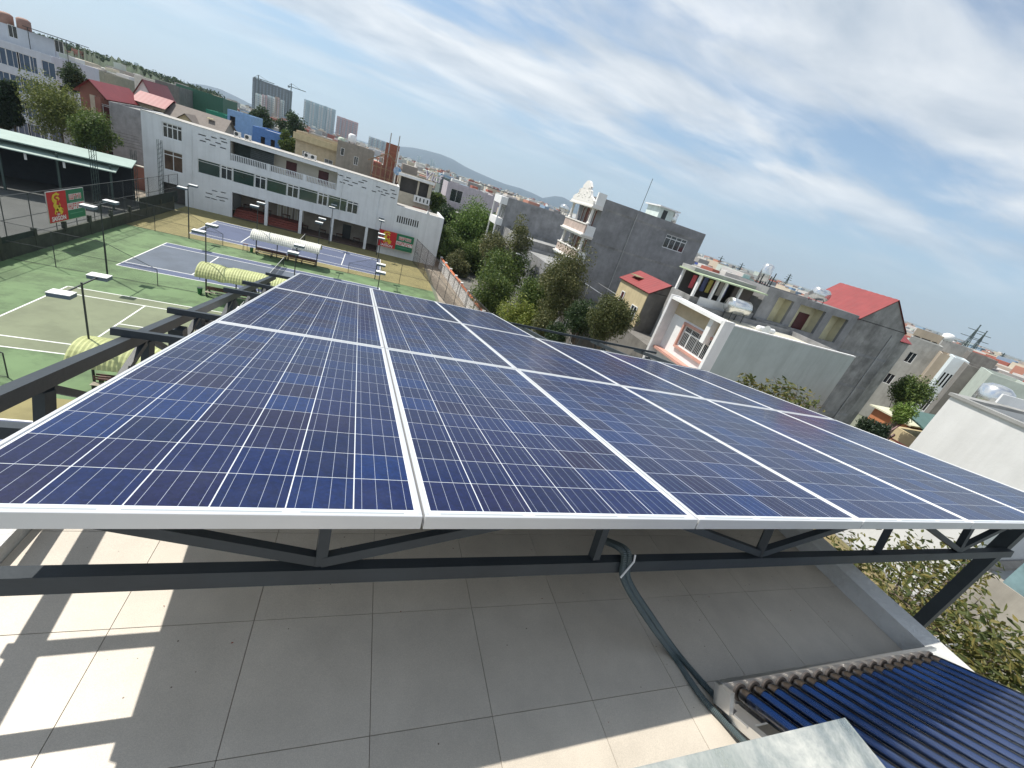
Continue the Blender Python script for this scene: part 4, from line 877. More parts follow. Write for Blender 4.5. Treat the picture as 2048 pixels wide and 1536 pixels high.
for k in range(26):
    a = rr.uniform(-0.55, 0.55); b = rr.uniform(0.35, 1.9)*(1-abs(a)*0.8); s = rr.uniform(0.05, 0.13)
    orn.lathe((bx0-0.05, yc+a*hw, 18.0+b), [(s*0.4,0),(s,0.025),(s,0.06)], n=7, axis='x')
orn.build('relief_ornament', m_orn, r2)
for (zt, zb) in ((15.85, 14.85), (13.05, 12.05)):
    MB().box(bx0-0.12, 43.998, r2y0-0.05, r2y1+0.05, zb-0.32, zb).build('balcony_slab', m_orn, r2); MB().box(bx0-0.25, 43.998, r2y0-0.15, r2y1+0.15, zb-0.14, zb-0.02).build('balcony_moulding', m_orn, r2)
    pb = MB().box(bx0, bx0+0.16, r2y0, r2y1, zb+0.001, zt).build('balcony_parapet', m_pinkst, r2); MB().box(bx0-0.06, bx0+0.22, r2y0-0.05, r2y1+0.05, zt+0.001, zt+0.12).build('parapet_rail', m_orn, pb); MB().box(bx0-0.06, bx0+0.2, r2y0-0.05, r2y1+0.05, zb+0.002, zb+0.14).build('parapet_base', m_orn, pb)
    for s in (r2y0, r2y1-0.16): MB().box(bx0+0.161, 43.998, s, s+0.16, zb+0.002, zt).build('balcony_side', m_white, r2)
    for yy in (r2y0+0.35, r2y1-0.35): MB().lathe((bx0+0.35, yy, zt+0.12), [(0.24,0),(0.24,0.12),(0.17,0.2),(0.15,1.5),(0.17,1.55),(0.24,1.62),(0.24,1.74)], n=12).build('column', m_orn, r2)
    MB().box(43.85, 43.997, r2y0+0.3, r2y1-0.3, zt-0.2, zt-0.05).build('sill', m_orn, r2)
MB().tube([(48.2,r2y0-0.07,0),(48.2,r2y0-0.07,18.5)], 0.055, n=8).build('drain_pipe', m_lpipe, r2)
MB().box(44.3, 57.9, r2y0-0.012, r2y0-0.001, 17.72, 17.95).build('ring_beam', m_gwall2, r2); MB().box(44.3, 57.9, r2y0-0.012, r2y0-0.001, 14.2, 14.42).build('ring_beam', m_gwall2, r2)
vtank(54.5, -19.0, 18.3, 1.3, 0.55, 'steel cylinder tank on the roof of the baroque fronted house', 0.3)
sh_ = thing('roof_shed', 'small pale stair shed on the roof of the baroque fronted house', 'shed', (53.0, -18.5, 18.3)); MB().box(51.6, 53.6, -20.2, -17.5, 18.3, 20.0).build('wall', M('pale_mint_paint',(0.62,0.70,0.66)), sh_); MB().box(51.3, 54.2, -20.5, -17.2, 20.0, 20.14).build('roof', m_white, sh_); MB().box(52.1, 52.7, -20.23, -20.2, 18.3, 19.8).build('door', m_dark, sh_)
tag(MB().tube([(49.6,-19.5,18.3),(49.75,-19.3,22.4)], 0.03, n=6).build('antenna_rod', m_wire), 'thin antenna rod on the roof of the baroque fronted house', 'antenna')
# ---- low houses between R1 and R2, with tanks
flat_house('row_house', 'low grey cement house with a tank between two tall row houses', 44.5, 58, -15.4, 3.0, 9.4, m_gwall, 'house', W=[(2,4,5,7.5,dict(nx=2)),(8,10,5,7.5,dict(nx=2))])
tank(46.5, -13.0, 9.0, 1.4, 0.6, 'small round steel tank on the low grey cement house', 'y', 0.8)
flat_house('row_house', 'grey mid height row house beyond the low house, near the street trees', 44.5, 58, 3.2, 15.0, 10.5, m_gwall2, 'house', W=[(2,4,6,8.5,dict(nx=2)),(6,8,6,8.5,dict(nx=2))])
# ---- R3 cream house with red gable roof
m_creamy = M('cream_yellow_wall', (0.52, 0.43, 0.26), rough=0.85, var=0.1, streak=0.2); m_taupe = M('taupe_cement', (0.19, 0.18, 0.165), rough=0.92, var=0.15, streak=0.3, patch=0.25)
r3 = flat_house('row_house', 'cream fronted house with red gable roof beside the baroque house', 45.0, 48.4, -33.6, -28.6, 12.45, m_taupe, 'house', W=[(1.0,1.7,9.6,11.3,dict(nx=2)),(3.4,4.4,9.3,10.9,dict(nx=2,bars=6))], par=0.05)
MB().box(44.93, 44.998, -33.55, -28.65, 9.1, 12.3).build('cream_front', m_creamy, r3)
window(r3, (44.92,-32.0,9.5), (0,-1,0), (-1,0,0), 1.0, 1.3, nx=2, depth=0.0); window(r3, (44.92,-29.6,9.8), (0,-1,0), (-1,0,0), 0.6, 1.6, nx=1, depth=0.0, glass=m_maroon)
gable_roof(r3, 45.0, 48.4, -33.6, -28.6, 12.5, 13.5, m_redtile, 'y', 0.25, 0.22, gable=m_taupe)
MB().box(45.3, 46.5, -30.6, -29.2, 13.05, 13.12).build('skylight', M('dirty_fibreglass',(0.28,0.24,0.14),rough=0.5), r3)
lt = MB().box(44.0, 55, -37.5, -33.7, 0, 8.8).build('row_house', m_taupe); tag(lt, 'plain taupe cement house beside the white fronted house', 'house')
la = flat_house('row_house', 'low house with a washing line terrace under the baroque house wall', 43.5, 50, -28.4, -21.7, 8.3, m_taupe, 'house', W=[(1,2.4,4,6.5,dict(nx=2)),(4,5.4,4,6.5,dict(nx=2))])
for y in (-28.2, -25.0, -21.9): MB().tube([(43.7,y,8.3),(43.7,y,10.3)], 0.04, n=6).build('awning_post', m_galv, la)
MB().tube([(43.7,-28.3,10.3),(43.7,-21.8,10.3)], 0.05, n=6).build('awning_rail', m_galv, la); MB().tube([(45.5,-28.3,10.6),(45.5,-21.8,10.6)], 0.04, n=6).build('awning_rail', m_galv, la)
# ---- R4 white fronted, pale green walled house
m_pgreen = M('pale_green_grey_wall', (0.42, 0.475, 0.46), rough=0.85, var=0.06, scale=0.8, streak=0.22, patch=0.12)
R4X, R4Y0, R4Y1, R4Z = 44.0, -43.72, -37.6, 13.05
r4 = thing('row_house', 'white fronted house with a blank pale green side wall', 'house', (51, -40.6, 0))
g_ = MB(); wallgrid(g_, (R4X+0.9, R4Y0, 0), (1,0,0), 57.9-R4X-0.9, R4Z+0.05, [], 0.2, (0,-1,0)); g_.build('side_wall', m_pgreen, r4)
MB().box(R4X, R4X+0.899, R4Y0-0.02, R4Y0+0.22, 0, R4Z+0.25).build('corner_fin', m_white, r4); MB().box(R4X-0.02, R4X+0.9, R4Y1-0.25, R4Y1, 0, R4Z+0.25).build('corner_fin', M('white_pale_grey',(0.62,0.62,0.62),streak=0.15), r4)
fr_ = MB(); wallgrid(fr_, (R4X+0.9, R4Y1-0.25, 0), (0,-1,0), R4Y1-R4Y0-0.5, 11.95, [(1.75,5.05,9.95,11.6)], 0.2, (-1,0,0)); fr_.build('front_wall', m_white, r4)
MB().box(R4X+0.86, R4X+1.1, R4Y0+0.22, R4Y1-0.25, 11.951, 13.0).build('beige_band', M('beige_paint',(0.48,0.40,0.28),rough=0.8), r4)
MB().box(R4X, R4X+1.1, R4Y0+0.2, R4Y1-0.25, 13.001, 13.22).build('cornice', m_white, r4)
window(r4, (R4X+0.9, R4Y1-0.25-1.75, 9.95), (0,-1,0), (-1,0,0), 3.3, 1.65, nx=4, tz=0.72, fw=0.09, bars=22, depth=0.1)
m_pinkf = M('pink_window_surround', (0.55, 0.30, 0.24), rough=0.7)
pf = MB(); ya, yb = R4Y1-0.25-1.6, R4Y1-0.25-5.2
pf.box(R4X+0.72, R4X+0.899, yb, ya, 9.75, 9.94); pf.box(R4X+0.72, R4X+0.899, yb, ya, 11.61, 11.8); pf.box(R4X+0.72, R4X+0.899, ya-0.15, ya, 9.941, 11.609); pf.box(R4X+0.72, R4X+0.899, yb, yb+0.15, 9.941, 11.609)
pf.build('window_surround', m_pinkf, r4); MB().box(R4X+0.25, R4X+0.9, R4Y0+0.3, R4Y1-0.3, 8.9, 9.1).build('ledge', m_pinkf, r4); MB().box(R4X+0.3, R4X+0.9, R4Y0+1.2, R4Y0+1.6, 11.2, 13.0).build('fin', m_white, r4)
MB().box(R4X+1.1, 57.7, R4Y0+0.2, R4Y1, 12.4, 12.6).build('roof', M('pale_roof_sheet',(0.52,0.50,0.42),rough=0.7,var=0.15), r4); MB().box(R4X+1.1, 57.9, R4Y1-0.2, R4Y1, 0, 13.0).build('back_wall', m_gwall, r4); MB().box(57.7, 57.9, R4Y0+0.2, R4Y1-0.2, 0, 13.0).build('end_wall', m_gwall, r4)
MB().box(R4X+0.9, 57.9, R4Y0-0.03, R4Y0+0.21, R4Z+0.051, R4Z+0.13).build('coping', m_white, r4)
tp_ = atY(1477, 612, -38.3); tank(tp_.x, -38.3, 12.6, 1.9, 0.62, 'large stainless water tank on the white fronted house', 'x', 0.55)
vt_ = atY(1535, 653, -40.5); tank(vt_.x, -40.5, 12.6, 1.7, 0.22, 'slim white pressure tank lying on the white fronted house roof', 'x', 0.08, m_white)
dsh = thing('satellite_dish', 'white satellite dish on the white fronted house roof', 'satellite dish', (49.0, -42.6, 12.6)); MB().lathe((49.0,-42.6,13.2), [(0.02,0.0),(0.2,-0.03),(0.36,-0.12),(0.38,-0.12),(0.2,0.0),(0.02,0.03)], n=16, axis='y').build('dish', m_white, dsh, smooth=True); MB().tube([(49.0,-42.55,12.6),(49.0,-42.55,13.15)], 0.03, n=6).build('mast', m_dark, dsh)
# ---- R5 house with green canopy over a rooftop laundry
c_y = -36.9
r5 = flat_house('row_house', 'grey house with a pale green canopy over an open rooftop laundry', 46.4, 53.6, c_y, c_y+2.6, 13.45, m_gwall2, 'house', par=0.6)
gp_ = M('pale_green_sheet', (0.42,0.50,0.33), rough=0.6, var=0.1); MB().box(46.2, 53.5, c_y-0.5, c_y+2.6, 15.2, 15.3).build('canopy', gp_, r5); MB().box(46.4, 53.4, c_y+0.9, c_y+2.6, 15.301, 15.6).build('canopy_beam', m_roofc, r5)
for x in (46.5, 48.3, 49.3, 51.0): MB().box(x, x+0.2, c_y, c_y+0.2, 13.451, 15.199).build('column', m_white, r5)
for y in (c_y+2.2,): MB().box(46.5, 46.7, y, y+0.2, 13.451, 15.199).build('column', m_white, r5)
MB().box(51.2, 53.4, c_y+0.9, c_y+1.0, 12.9, 15.19).build('dark_panel', M('brown_panel',(0.09,0.075,0.07)), r5); MB().box(46.8, 53.4, c_y+2.3, c_y+2.4, 12.9, 15.19).build('back_panel', m_inner, r5)
MB().box(47.3, 50.3, c_y-0.07, c_y-0.001, 12.7, 13.6).build('pale_parapet', m_white, r5)
for k in range(7):
    cl = MB().box(46.9+k*0.6, 46.9+k*0.6+0.42, c_y+1.3, c_y+1.33, 13.9, 15.0+0.05*(k%3)); tag(cl.build('hanging_cloth', M('cloth_%d' % (k%4), [(0.5,0.08,0.10),(0.45,0.40,0.35),(0.10,0.12,0.25),(0.5,0.42,0.12)][k%4])), ['dark red cloth hung under the green canopy, leftmost','pale cloth hung under the green canopy, second from left','navy cloth hung under the green canopy, third from left','yellow cloth hung under the green canopy','dark red cloth hung mid way under the green canopy','pale cloth hung near the canopy column','navy cloth hung farthest right under the canopy'][k], 'laundry', 'laundry on the rooftop')
# ---- R6 grey house with big red roof, terrace rooms on its left
r6y = -36.9
r6 = flat_house('row_house', 'large patched grey house with a big red gable roof', 66.3, 74.2, r6y, -30.8, 15.55, m_gwall2, 'house', par=0.05)
gable_roof(r6, 66.3, 74.2, r6y, -30.8, 15.6, 18.3, m_redtile, 'y', 0.1, 0.3, gable=m_gwall2, xr=69.9, amp=0.03)
MB().tube([(72.4,r6y-0.06,0),(72.4,r6y-0.06,15.0)], 0.06, n=8).build('drain_pipe', m_lpipe, r6)
for z in (12.2, 8.8, 5.4): MB().box(66.3, 74.2, r6y-0.013, r6y-0.001, z, z+0.25).build('ring_beam', m_gwall, r6)
r6b = flat_house('row_house', 'grey open terrace house with cream rooms left of the big red roof', 53.8, 66.28, r6y, -31.5, 15.85, m_gwall, 'house', S=[(1.6,3.6,13.2,15.35,None),(4.5,8.0,13.1,15.3,None),(9.0,11.4,12.8,15.2,None)], par=0.3)
m_croom = M('cream_room_paint', (0.62,0.58,0.40)); MB().box(54.1, 66.0, r6y+1.0, r6y+1.05, 12.5, 15.3).build('cream_room', m_croom, r6b)
for x in (55.3, 57.5, 58.15, 61.9, 62.7, 65.3): MB().box(x-0.08, x+0.08, r6y+0.26, r6y+1.0, 12.6, 15.3).build('cream_jamb', m_croom, r6b)
MB().box(59.9, 61.3, r6y+0.93, r6y+0.999, 12.6, 14.6).build('door', m_maroon, r6b); MB().box(63.4, 64.0, r6y+0.95, r6y+0.999, 13.4, 14.8).build('inner_window', m_glass, r6b)
MB().box(53.8, 58.6, r6y-0.4, r6y-0.002, 12.4, 13.15).build('terrace_parapet', m_gwall2, r6b)
tk_ = atY(1645, 580, -34.0); tank(tk_.x, -34.0, 15.55, 1.6, 0.6, 'rusty stainless tank of a solar heater beside the big red roof', 'x', 0.4)
vt2 = atY(1528, 552, -33.0); vtank(vt2.x, -33.0, 15.55, 1.5, 0.5, 'tall steel tank in a frame on the terrace house', 0.5)
for k in range(6): sc = MB().tube([(vt2.x-0.9+0.35*k, -33.4, 15.55),(vt2.x-0.9+0.35*k, -33.4, 16.4+0.35*(k%3))], 0.05, n=6); tag(sc.build('rooftop_pipe', m_dark), 'dark pipe stub by the steel tank on the terrace house, %s from the left' % ORD[k], 'pipe', 'pipe stubs on the terrace house')
r6d = flat_house('row_house', 'grey house with a red hipped roof peeping out right of the big red roof', 75.0, 80.5, -34.5, -26, 14.6, m_gwall2, 'house', par=0.05); gable_roof(r6d, 75.0, 80.5, -34.5, -26, 14.65, 16.9, m_redtile, 'x', 0.2, 0.28, gable=m_redtile)
# ---- R7 bright white blank wall, R9 dingy neighbour
p7 = atX(1948, 1100, 38.0)
r7 = flat_house('row_house', 'house with a bright white blank wall right of the array', 38.0, 52, p7.y, -58.45, 15.2, M('bright_white_wall',(0.66,0.66,0.65),rough=0.8,var=0.07,scale=0.6,streak=0.2,patch=0.1,bump=0.15,bscale=12), 'house', par=0.35, cap=m_roofc)
q7 = atX(1985, 795, 45.0)
for k in range(2): vtank(45.0+k*0.2, q7.y-k*1.5, 14.4, 0.8, 0.5, 'dull steel tank on the bright white house, %s one' % ('left','right')[k], 0.25)
MB().bar((40.0,-58.6,15.5),(49,-59.4,15.5),0.05,0.3).build('roof_duct', m_white, r7)
r9 = flat_house('row_house', 'dingy grey brown house with rust streaks beside the bright white wall', 38.4, 50, -75, p7.y-0.05, 11.4, M('rust_stained_wall',(0.34,0.31,0.27),rough=0.9,var=0.15,streak=0.4), 'house', par=0.1)
MB().box(38.45, 38.6, -74, p7.y-0.7, 11.401, 12.6).build('teal_parapet', M('teal_parapet',(0.15,0.23,0.25),var=0.4,scale=1.5), r9)
nb = flat_house('house', 'lower neighbouring house with a mossy dry roof below the terrace', 27.6, 37.9, -62.3, -50, 9.7, m_gwall2, 'house', par=0.02, roofm=M('yard_grass',(0.13,0.125,0.05),rough=0.95,var=0.4,scale=0.8,col2=(0.23,0.17,0.09)))
shp = thing('yard_roof', 'pale mint corrugated roof below the right side of the terrace', 'roof', (35.5, -65, 0))
rb_ = MB(); n_ = 44; vs = []; fs = []
for i in range(n_+1): y = -68+5.4*i/n_; e = 0.03*(i % 2); vs += [(33.0,y,10.3+e),(38.0,y,8.9+e)]
for i in range(n_): fs.append((2*i,2*i+1,2*i+3,2*i+2))
rb_.add(vs, fs).build('sheet', M('pale_mint_sheet',(0.50,0.58,0.48),rough=0.6,var=0.1), shp)
for x, z in ((33.1, 10.2), (37.8, 8.85)):
    for y in (-67.8, -62.9): MB().box(x-0.06, x+0.06, y-0.06, y+0.06, 0, z).build('post', m_dark, shp)
# ---- courtyard roofs between R6 and R7
cs = flat_house('courtyard_house', 'orange walled house with a pale sheet roof beyond the array edge', 59.5, 63, -48.6, -46.2, 10.2, M('orange_wall',(0.50,0.20,0.09),rough=0.8), 'house', par=0.05, W=[(0.6,1.6,7.8,9.4,dict(nx=2))]); MB().box(59.2, 63.3, -48.9, -45.9, 10.22, 10.32).build('sheet_roof', M('cream_sheet_roof',(0.55,0.54,0.40)), cs)
gsd = thing('green_shed', 'shed with a dark green sloping metal roof left of the bright white wall', 'shed', (60.5, -50.5, 0)); MB().prism([(57.0,-52.8,10.2),(57.0,-48.7,11.3),(57.0,-48.7,11.4),(57.0,-52.8,10.3)], (7.5,0,0)).build('roof', M('dark_green_sheet',(0.075,0.14,0.12),rough=0.5), gsd, fix=True); MB().box(57.3, 64.2, -52.6, -48.9, 0, 10.1).build('wall', m_creamy, gsd)
rs = thing('red_stair', 'red painted steel stair beyond the array edge', 'stair', (54, -51, 0))
for k in range(14): MB().box(52.2+k*0.28, 52.45+k*0.28, -51.6, -49.8, 5.6+0.3*k, 5.6+0.3*k+0.06).build('tread', m_reddk, rs)
for y in (-51.6, -49.8): MB().bar((52.0,y,6.5),(56.2,y,10.8),0.08,0.08).build('handrail', m_maroon, rs); MB().bar((52.0,y,5.4),(56.2,y,9.8),0.08,0.2).build('stringer', m_maroon, rs)
MB().box(52.0, 57.0, -51.8, -48.6, 0, 5.4).build('base', m_brickf2, rs)
def facehouse(label, pl, pr_, D, yaw, depth, mat, S=(), par=0.3, roofm=None):
    """house whose main face starts at pixel pl (distance D) and runs along heading yaw until the sight line of pixel pr_"""
    a = atD(*pl, D); u = Vector((math.cos(yaw), math.sin(yaw), 0)); v = ray(*pr_); d2 = Vector((v.x, v.y))
    # CAM + d2*t = a + u*s
    det = u.x*(-d2.y) + d2.x*u.y; rx, ry = CAM.x-a.x, CAM.y-a.y
    s = (rx*(-d2.y) + d2.x*ry)/det; t = (u.x*ry - u.y*rx)/det
    z2 = CAM.z + v.z*t; z = (a.z+z2)/2
    h = flat_house('house', label, a.x, a.x+s, a.y, a.y+depth, z, mat, 'house', S=[(u0*s, u1*s, z-v1, z-v0, kw) for u0,u1,v0,v1,kw in S], par=par, roofm=roofm)
    c = Vector((h.location.x-a.x, h.location.y-a.y, 0)); rz = Matrix.Rotation(yaw, 3, 'Z'); h.rotation_euler.z = yaw; h.location = Vector((a.x, a.y, 0)) + rz @ c
    return h
# ---- R8 group on the far right
def farhouse(label, p_l, p_r, Yv, depth, mat, S=(), par=0.3, roofm=None, z0=0.0):
    a = atY(*p_l, Yv); b = atY(*p_r, Yv); z = (a.z+b.z)/2
    return flat_house('house', label, a.x, b.x, Yv, Yv+depth, z, mat, 'house', S=[(u0*(b.x-a.x), u1*(b.x-a.x), z-v1, z-v0, kw) for u0,u1,v0,v1,kw in S], par=par, roofm=roofm)
m_lgrey = M('light_cement_wall', (0.36, 0.36, 0.34), rough=0.9, var=0.2, scale=0.3, streak=0.3, patch=0.3); m_ltan = M('tan_cement_wall', (0.36, 0.30, 0.23), rough=0.9, var=0.15, scale=0.3, streak=0.25)
m_mint = M('white_mint_wall', (0.60, 0.66, 0.68), rough=0.8, var=0.05)
yw = R(-62)
facehouse('light grey cement house with two small white windows on the far right', (1826, 668), (1884, 700), 95, yw, 10, m_lgrey, S=[(0.25,0.5,2.2,4.0,dict(nx=2)),(0.1,0.35,6.5,8.3,dict(nx=2))])
facehouse('tan cement house between the light grey and mint houses', (1884, 704), (1906, 716), 88, yw, 10, m_ltan)
facehouse('narrow white mint house with dark vertical slots on the far right', (1910, 712), (1938, 727), 82, yw, 9, m_mint, S=[(0.12,0.24,2.2,4.2,None),(0.34,0.46,2.2,4.2,None),(0.56,0.68,2.2,4.2,None),(0.78,0.9,2.2,4.2,None),(0.3,0.7,6.0,8.0,dict(nx=2))])
facehouse('grey blank walled house right of the white mint house', (1939, 727), (1984, 750), 76, yw, 10, m_taupe)
facehouse('pale green house with open dark floors at the right edge', (1988, 742), (2070, 785), 66, yw, 10, M('pale_green_house',(0.40,0.45,0.40)), S=[(0.1,0.55,1.6,4.2,None),(0.08,0.5,5.2,7.4,None),(0.65,0.95,1.6,4.2,None)])
facehouse('concrete frame house with open upper bays behind the red roof', (1838, 652), (1885, 678), 125, yw, 12, m_ltan, S=[(0.08,0.3,1.5,4.5,None),(0.36,0.7,1.5,4.5,None),(0.76,0.95,1.5,4.5,None)])
facehouse('long grey house with tanks on the far right', (1890, 676), (1945, 703), 140, yw, 14, m_lgrey)
facehouse('dark grey roofed house on the far right skyline', (1945, 702), (1995, 726), 130, yw, 16, m_taupe)
q = atD(1900, 670, 126); vtank(q.x, q.y, q.z-1.5, 1.2, 1.0, 'pale water tank on the far right skyline', 0.2, m_white)
# ================================================================ HOUSES BEHIND THE CLUBHOUSE
def H(label, pl, pr_, Yv, depth, mat, **k): return farhouse(label, pl, pr_, Yv, depth, mat, **k)
m_bwhite = M('blue_white_apartment', (0.52, 0.56, 0.62), rough=0.8, var=0.05, streak=0.1); m_bglass = M('blue_glass', (0.03, 0.07, 0.14), rough=0.1, spec=0.9)
b1l = atY(-60, 67, 40); b1r = atY(102, 112, 40)
W_ = b1r.x-b1l.x; S_ = []
for fl in range(4):
    for u in (0.10, 0.24, 0.40, 0.54, 0.70, 0.86):
        S_.append((u*W_, u*W_+(0.95 if u in (0.70,) else 1.7), b1r.z-3.4-fl*3.5, b1r.z-1.0-fl*3.5, dict(nx=2, glass=m_bglass, fw=0.05)))
b1 = flat_house('apartment_block', 'tall bluish white apartment block at the far left', b1l.x, b1r.x, 40, 54, b1r.z, m_bwhite, 'building', S=S_, E=[(1,3.5,4,6.5,None),(1,3.5,7.5,10,None)])
t1 = atY(-60, 20, 46); t2 = atY(62, 68, 46); tw = flat_house('apartment_block', 'white upper storey set back on the far left apartment block', t1.x, t2.x, 45, 53, (t1.z+t2.z)/2, m_bwhite, 'building', S=[(5,6.2,b1r.z+0.8,b1r.z+2.6,dict(nx=2)),(11,12.2,b1r.z+0.8,b1r.z+2.6,dict(nx=2))], z0=b1r.z-0.4)
for i,(px,py) in enumerate(((8, 40), (45, 58))): q = atY(px, py, 47); vtank(q.x, 47.5, (t1.z+t2.z)/2-0.4, 1.5, 0.9, 'brown water tank on the far left apartment roof, %s one' % ('left','right')[i], 0.3, M('brown_tank',(0.30,0.18,0.14)))
cp_ = atY(70, 68, 46); aw = thing('roof_awning', 'thin dark awning on the roof of the far left apartment block', 'awning', (cp_.x+2, 46, b1r.z)); MB().box(cp_.x-0.5, cp_.x+5.5, 44, 50, b1r.z+3.0, b1r.z+3.1).build('sheet', m_dark, aw)
for x in (cp_.x, cp_.x+5): MB().tube([(x,44.3,b1r.z-0.4),(x,44.3,b1r.z+3)], 0.05, n=6).build('post', m_dark, aw)
# brick villa with red roof
m_brickf = M('brick_front', (0.23, 0.10, 0.075), rough=0.85, var=0.15)
q0 = atY(158, 171, 27); q1 = atY(207, 190, 27); ze = (q0.z+q1.z)/2
b2 = flat_house('villa', 'brick and cream villa with red gable roof left of the clubhouse', q0.x, q1.x, 27, 38, ze, m_brickf, 'house', S=[(1.8,3.6,ze-4.2,ze-1.4,dict(nx=2,glass=m_maroon)),(1.8,3.6,ze-8.0,ze-5.4,dict(nx=2))], par=0.05, E=[(1,2.2,ze-4,ze-2,None),(4,7,ze-3.6,ze-1.2,None)])
MB().box(q0.x+1.2, q1.x-1.0, 26.93, 26.999, ze-4.6, ze-0.6).build('cream_panel', M('cream_panel',(0.48,0.42,0.33)), b2)
window(b2, (q0.x+1.9, 26.92, ze-4.3), (1,0,0), (0,-1,0), 1.7, 2.7, nx=2, depth=0.0, glass=m_maroon)
MB().box(q0.x-0.3, q1.x+0.3, 25.6, 26.9, ze-5.0, ze-4.7).build('balcony', m_cream, b2); MB().box(q1.x-0.6, q1.x, 25.8, 26.3, 0, ze-0.6).build('brick_pier', m_brickf, b2)
gable_roof(b2, q0.x, q1.x, 27, 38, ze, ze+1.45, m_redtile, 'y', 0.6, 0.3, gable=m_brickf, amp=0.008)
e0 = atY(219, 191, 29); e1 = atY(282, 214, 29)
b2b = H('grey cement wing attached to the right of the brick villa', (217, 200), (284, 224), 25.5, 10, m_gwall, par=0.3); gz = b2b.location
rw_ = flat_house('villa', 'brown walled villa wing with red roof behind the grey cement wing', e0.x, e1.x, 37, 44, e0.z+0.2, M('olive_cream_wall',(0.36,0.32,0.22)), 'house', S=[(1,1.8,e0.z-2.5,e0.z-1,dict(nx=1,glass=m_maroon)),(2.6,5.2,e0.z-2.3,e0.z-0.5,None)], par=0.05); gable_roof(rw_, e0.x, e1.x, 37, 44, e0.z+0.25, e0.z+1.7, m_redtile, 'x', 0.5, 0.3, gable=m_redtile, amp=0.006)
w0 = atY(264, 184, 44); w1 = atY(312, 212, 44); wz_ = (w0.z+w1.z)/2
b3 = flat_house('villa', 'white gabled house with steep red roof behind the brick villa', w0.x, w1.x, 44, 54, wz_, m_white, 'house', S=[(1.5,2.6,wz_-2.6,wz_-1,None)], par=0.05); gable_roof(b3, w0.x, w1.x, 44, 54, wz_, wz_+3.2, m_redtile, 'y', 0.4, 0.3, gable=m_white)
m_slate = M('grey_brown_roof', (0.17, 0.145, 0.125), rough=0.8, var=0.12, scale=1.5)
h0 = atY(330, 228, 36); h1 = atY(440, 268, 36); hz_ = (h0.z+h1.z)/2-0.3
b4 = flat_house('villa', 'house with wide grey brown pitched roof right behind the clubhouse', h0.x, h1.x, 36, 46, hz_, M('beige_grey_wall',(0.42,0.38,0.32)), 'house', par=0.05)
gable_roof(b4, h0.x, h1.x, 36, 46, hz_, hz_+2.6, m_slate, 'x', 0.5, 0.3, amp=0.006, gable=MATS['beige_grey_wall']); xm = h0.x+(h1.x-h0.x)*0.42
gable_roof(b4, xm-2.2, xm+2.2, 34.5, 40, hz_-0.2, hz_+1.7, m_slate, 'y', 0.4, 0.3, name='front_gable_roof', gable=m_creamy)
MB().box(xm+2, xm+3, 38.4, 39.4, hz_+1.9, hz_+2.0).build('skylight', M('yellow_skylight',(0.62,0.55,0.3)), b4)
H('long olive grey block below the forest hill', (140, 122), (208, 148), 75, 14, M('olive_block',(0.27,0.26,0.20)), S=[(0.7,0.85,1.5,3.2,dict(nx=2))])
H('low brown house on the skyline left of the green wall', (206, 146), (250, 160), 90, 14, M('brown_block',(0.30,0.26,0.22)))
H('white topped house with brown side behind the red roofs', (268, 150), (309, 160), 68, 12, M('warm_white_wall',(0.62,0.57,0.50)), S=[(0.4,0.55,1.0,3.0,dict(nx=2)),(0.7,0.9,1.2,3.5,None)])
H('dark grey cement block beside the green sheet wall', (310, 160), (358, 172), 64, 12, m_taupe)
b6 = H('building clad in dark green corrugated sheets on the skyline', (352, 163), (446, 200), 72, 12, M('green_sheet_wall',(0.035,0.12,0.075),rough=0.6,var=0.15,stretch=(6,6,0.2),scale=1.0))
H('bright green panelled shed on the skyline', (412, 218), (450, 230), 58, 8, M('teal_panel',(0.02,0.22,0.13)))
H('light blue house with flat roof on the skyline', (455, 216), (500, 233), 58, 12, M('light_blue_wall',(0.25,0.40,0.60)), S=[(0.1,0.35,1.2,3.0,None)])
H('blue walled house with a metal roof behind the clubhouse', (505, 250), (562, 270), 46, 12, M('strong_blue_wall',(0.09,0.20,0.45)), S=[(0.65,0.8,1.5,3.5,None),(0.3,0.45,1.5,3.5,None)], roofm=M('lilac_roof',(0.35,0.38,0.45)))
b9 = H('beige house with thick cornice and white windows behind the clubhouse', (593, 258), (688, 292), 42, 14, M('beige_wall',(0.46,0.38,0.26),streak=0.15), S=[(0.15,0.32,3.4,6.0,dict(nx=3,tz=0.75)),(0.62,0.8,3.6,6.4,dict(nx=2,tz=0.75)),(0.55,0.72,8.0,10,dict(nx=2))])
a9 = atY(593, 258, 42); c9 = atY(688, 292, 42); MB().box(a9.x-0.4, c9.x+0.4, 41.2, 41.999, (a9.z+c9.z)/2-1.6, (a9.z+c9.z)/2-0.4).build('cornice', m_creamy, b9)
b10 = H('grey brown cement house with roof tanks behind the clubhouse', (676, 279), (748, 303), 38, 12, M('grey_brown_cement',(0.27,0.24,0.20),streak=0.3,patch=0.3), S=[(0.1,0.2,1.2,2.6,dict(nx=1)),(0.48,0.6,2.0,3.6,dict(nx=2)),(0.05,0.35,6.6,8.6,dict(nx=3)),(0.45,0.85,6.2,9.0,dict(nx=4))])
q = atY(705, 274, 44); vtank(q.x, 44, q.z-1.9, 1.3, 0.8, 'white water tank standing on the grey brown cement house', 0.9, m_white)
q = atY(683, 276, 44); vtank(q.x, 44.6, q.z-1.2, 0.9, 0.7, 'pale green round tank on the grey brown cement house', 0.2, M('pale_green_tank',(0.45,0.52,0.42)))
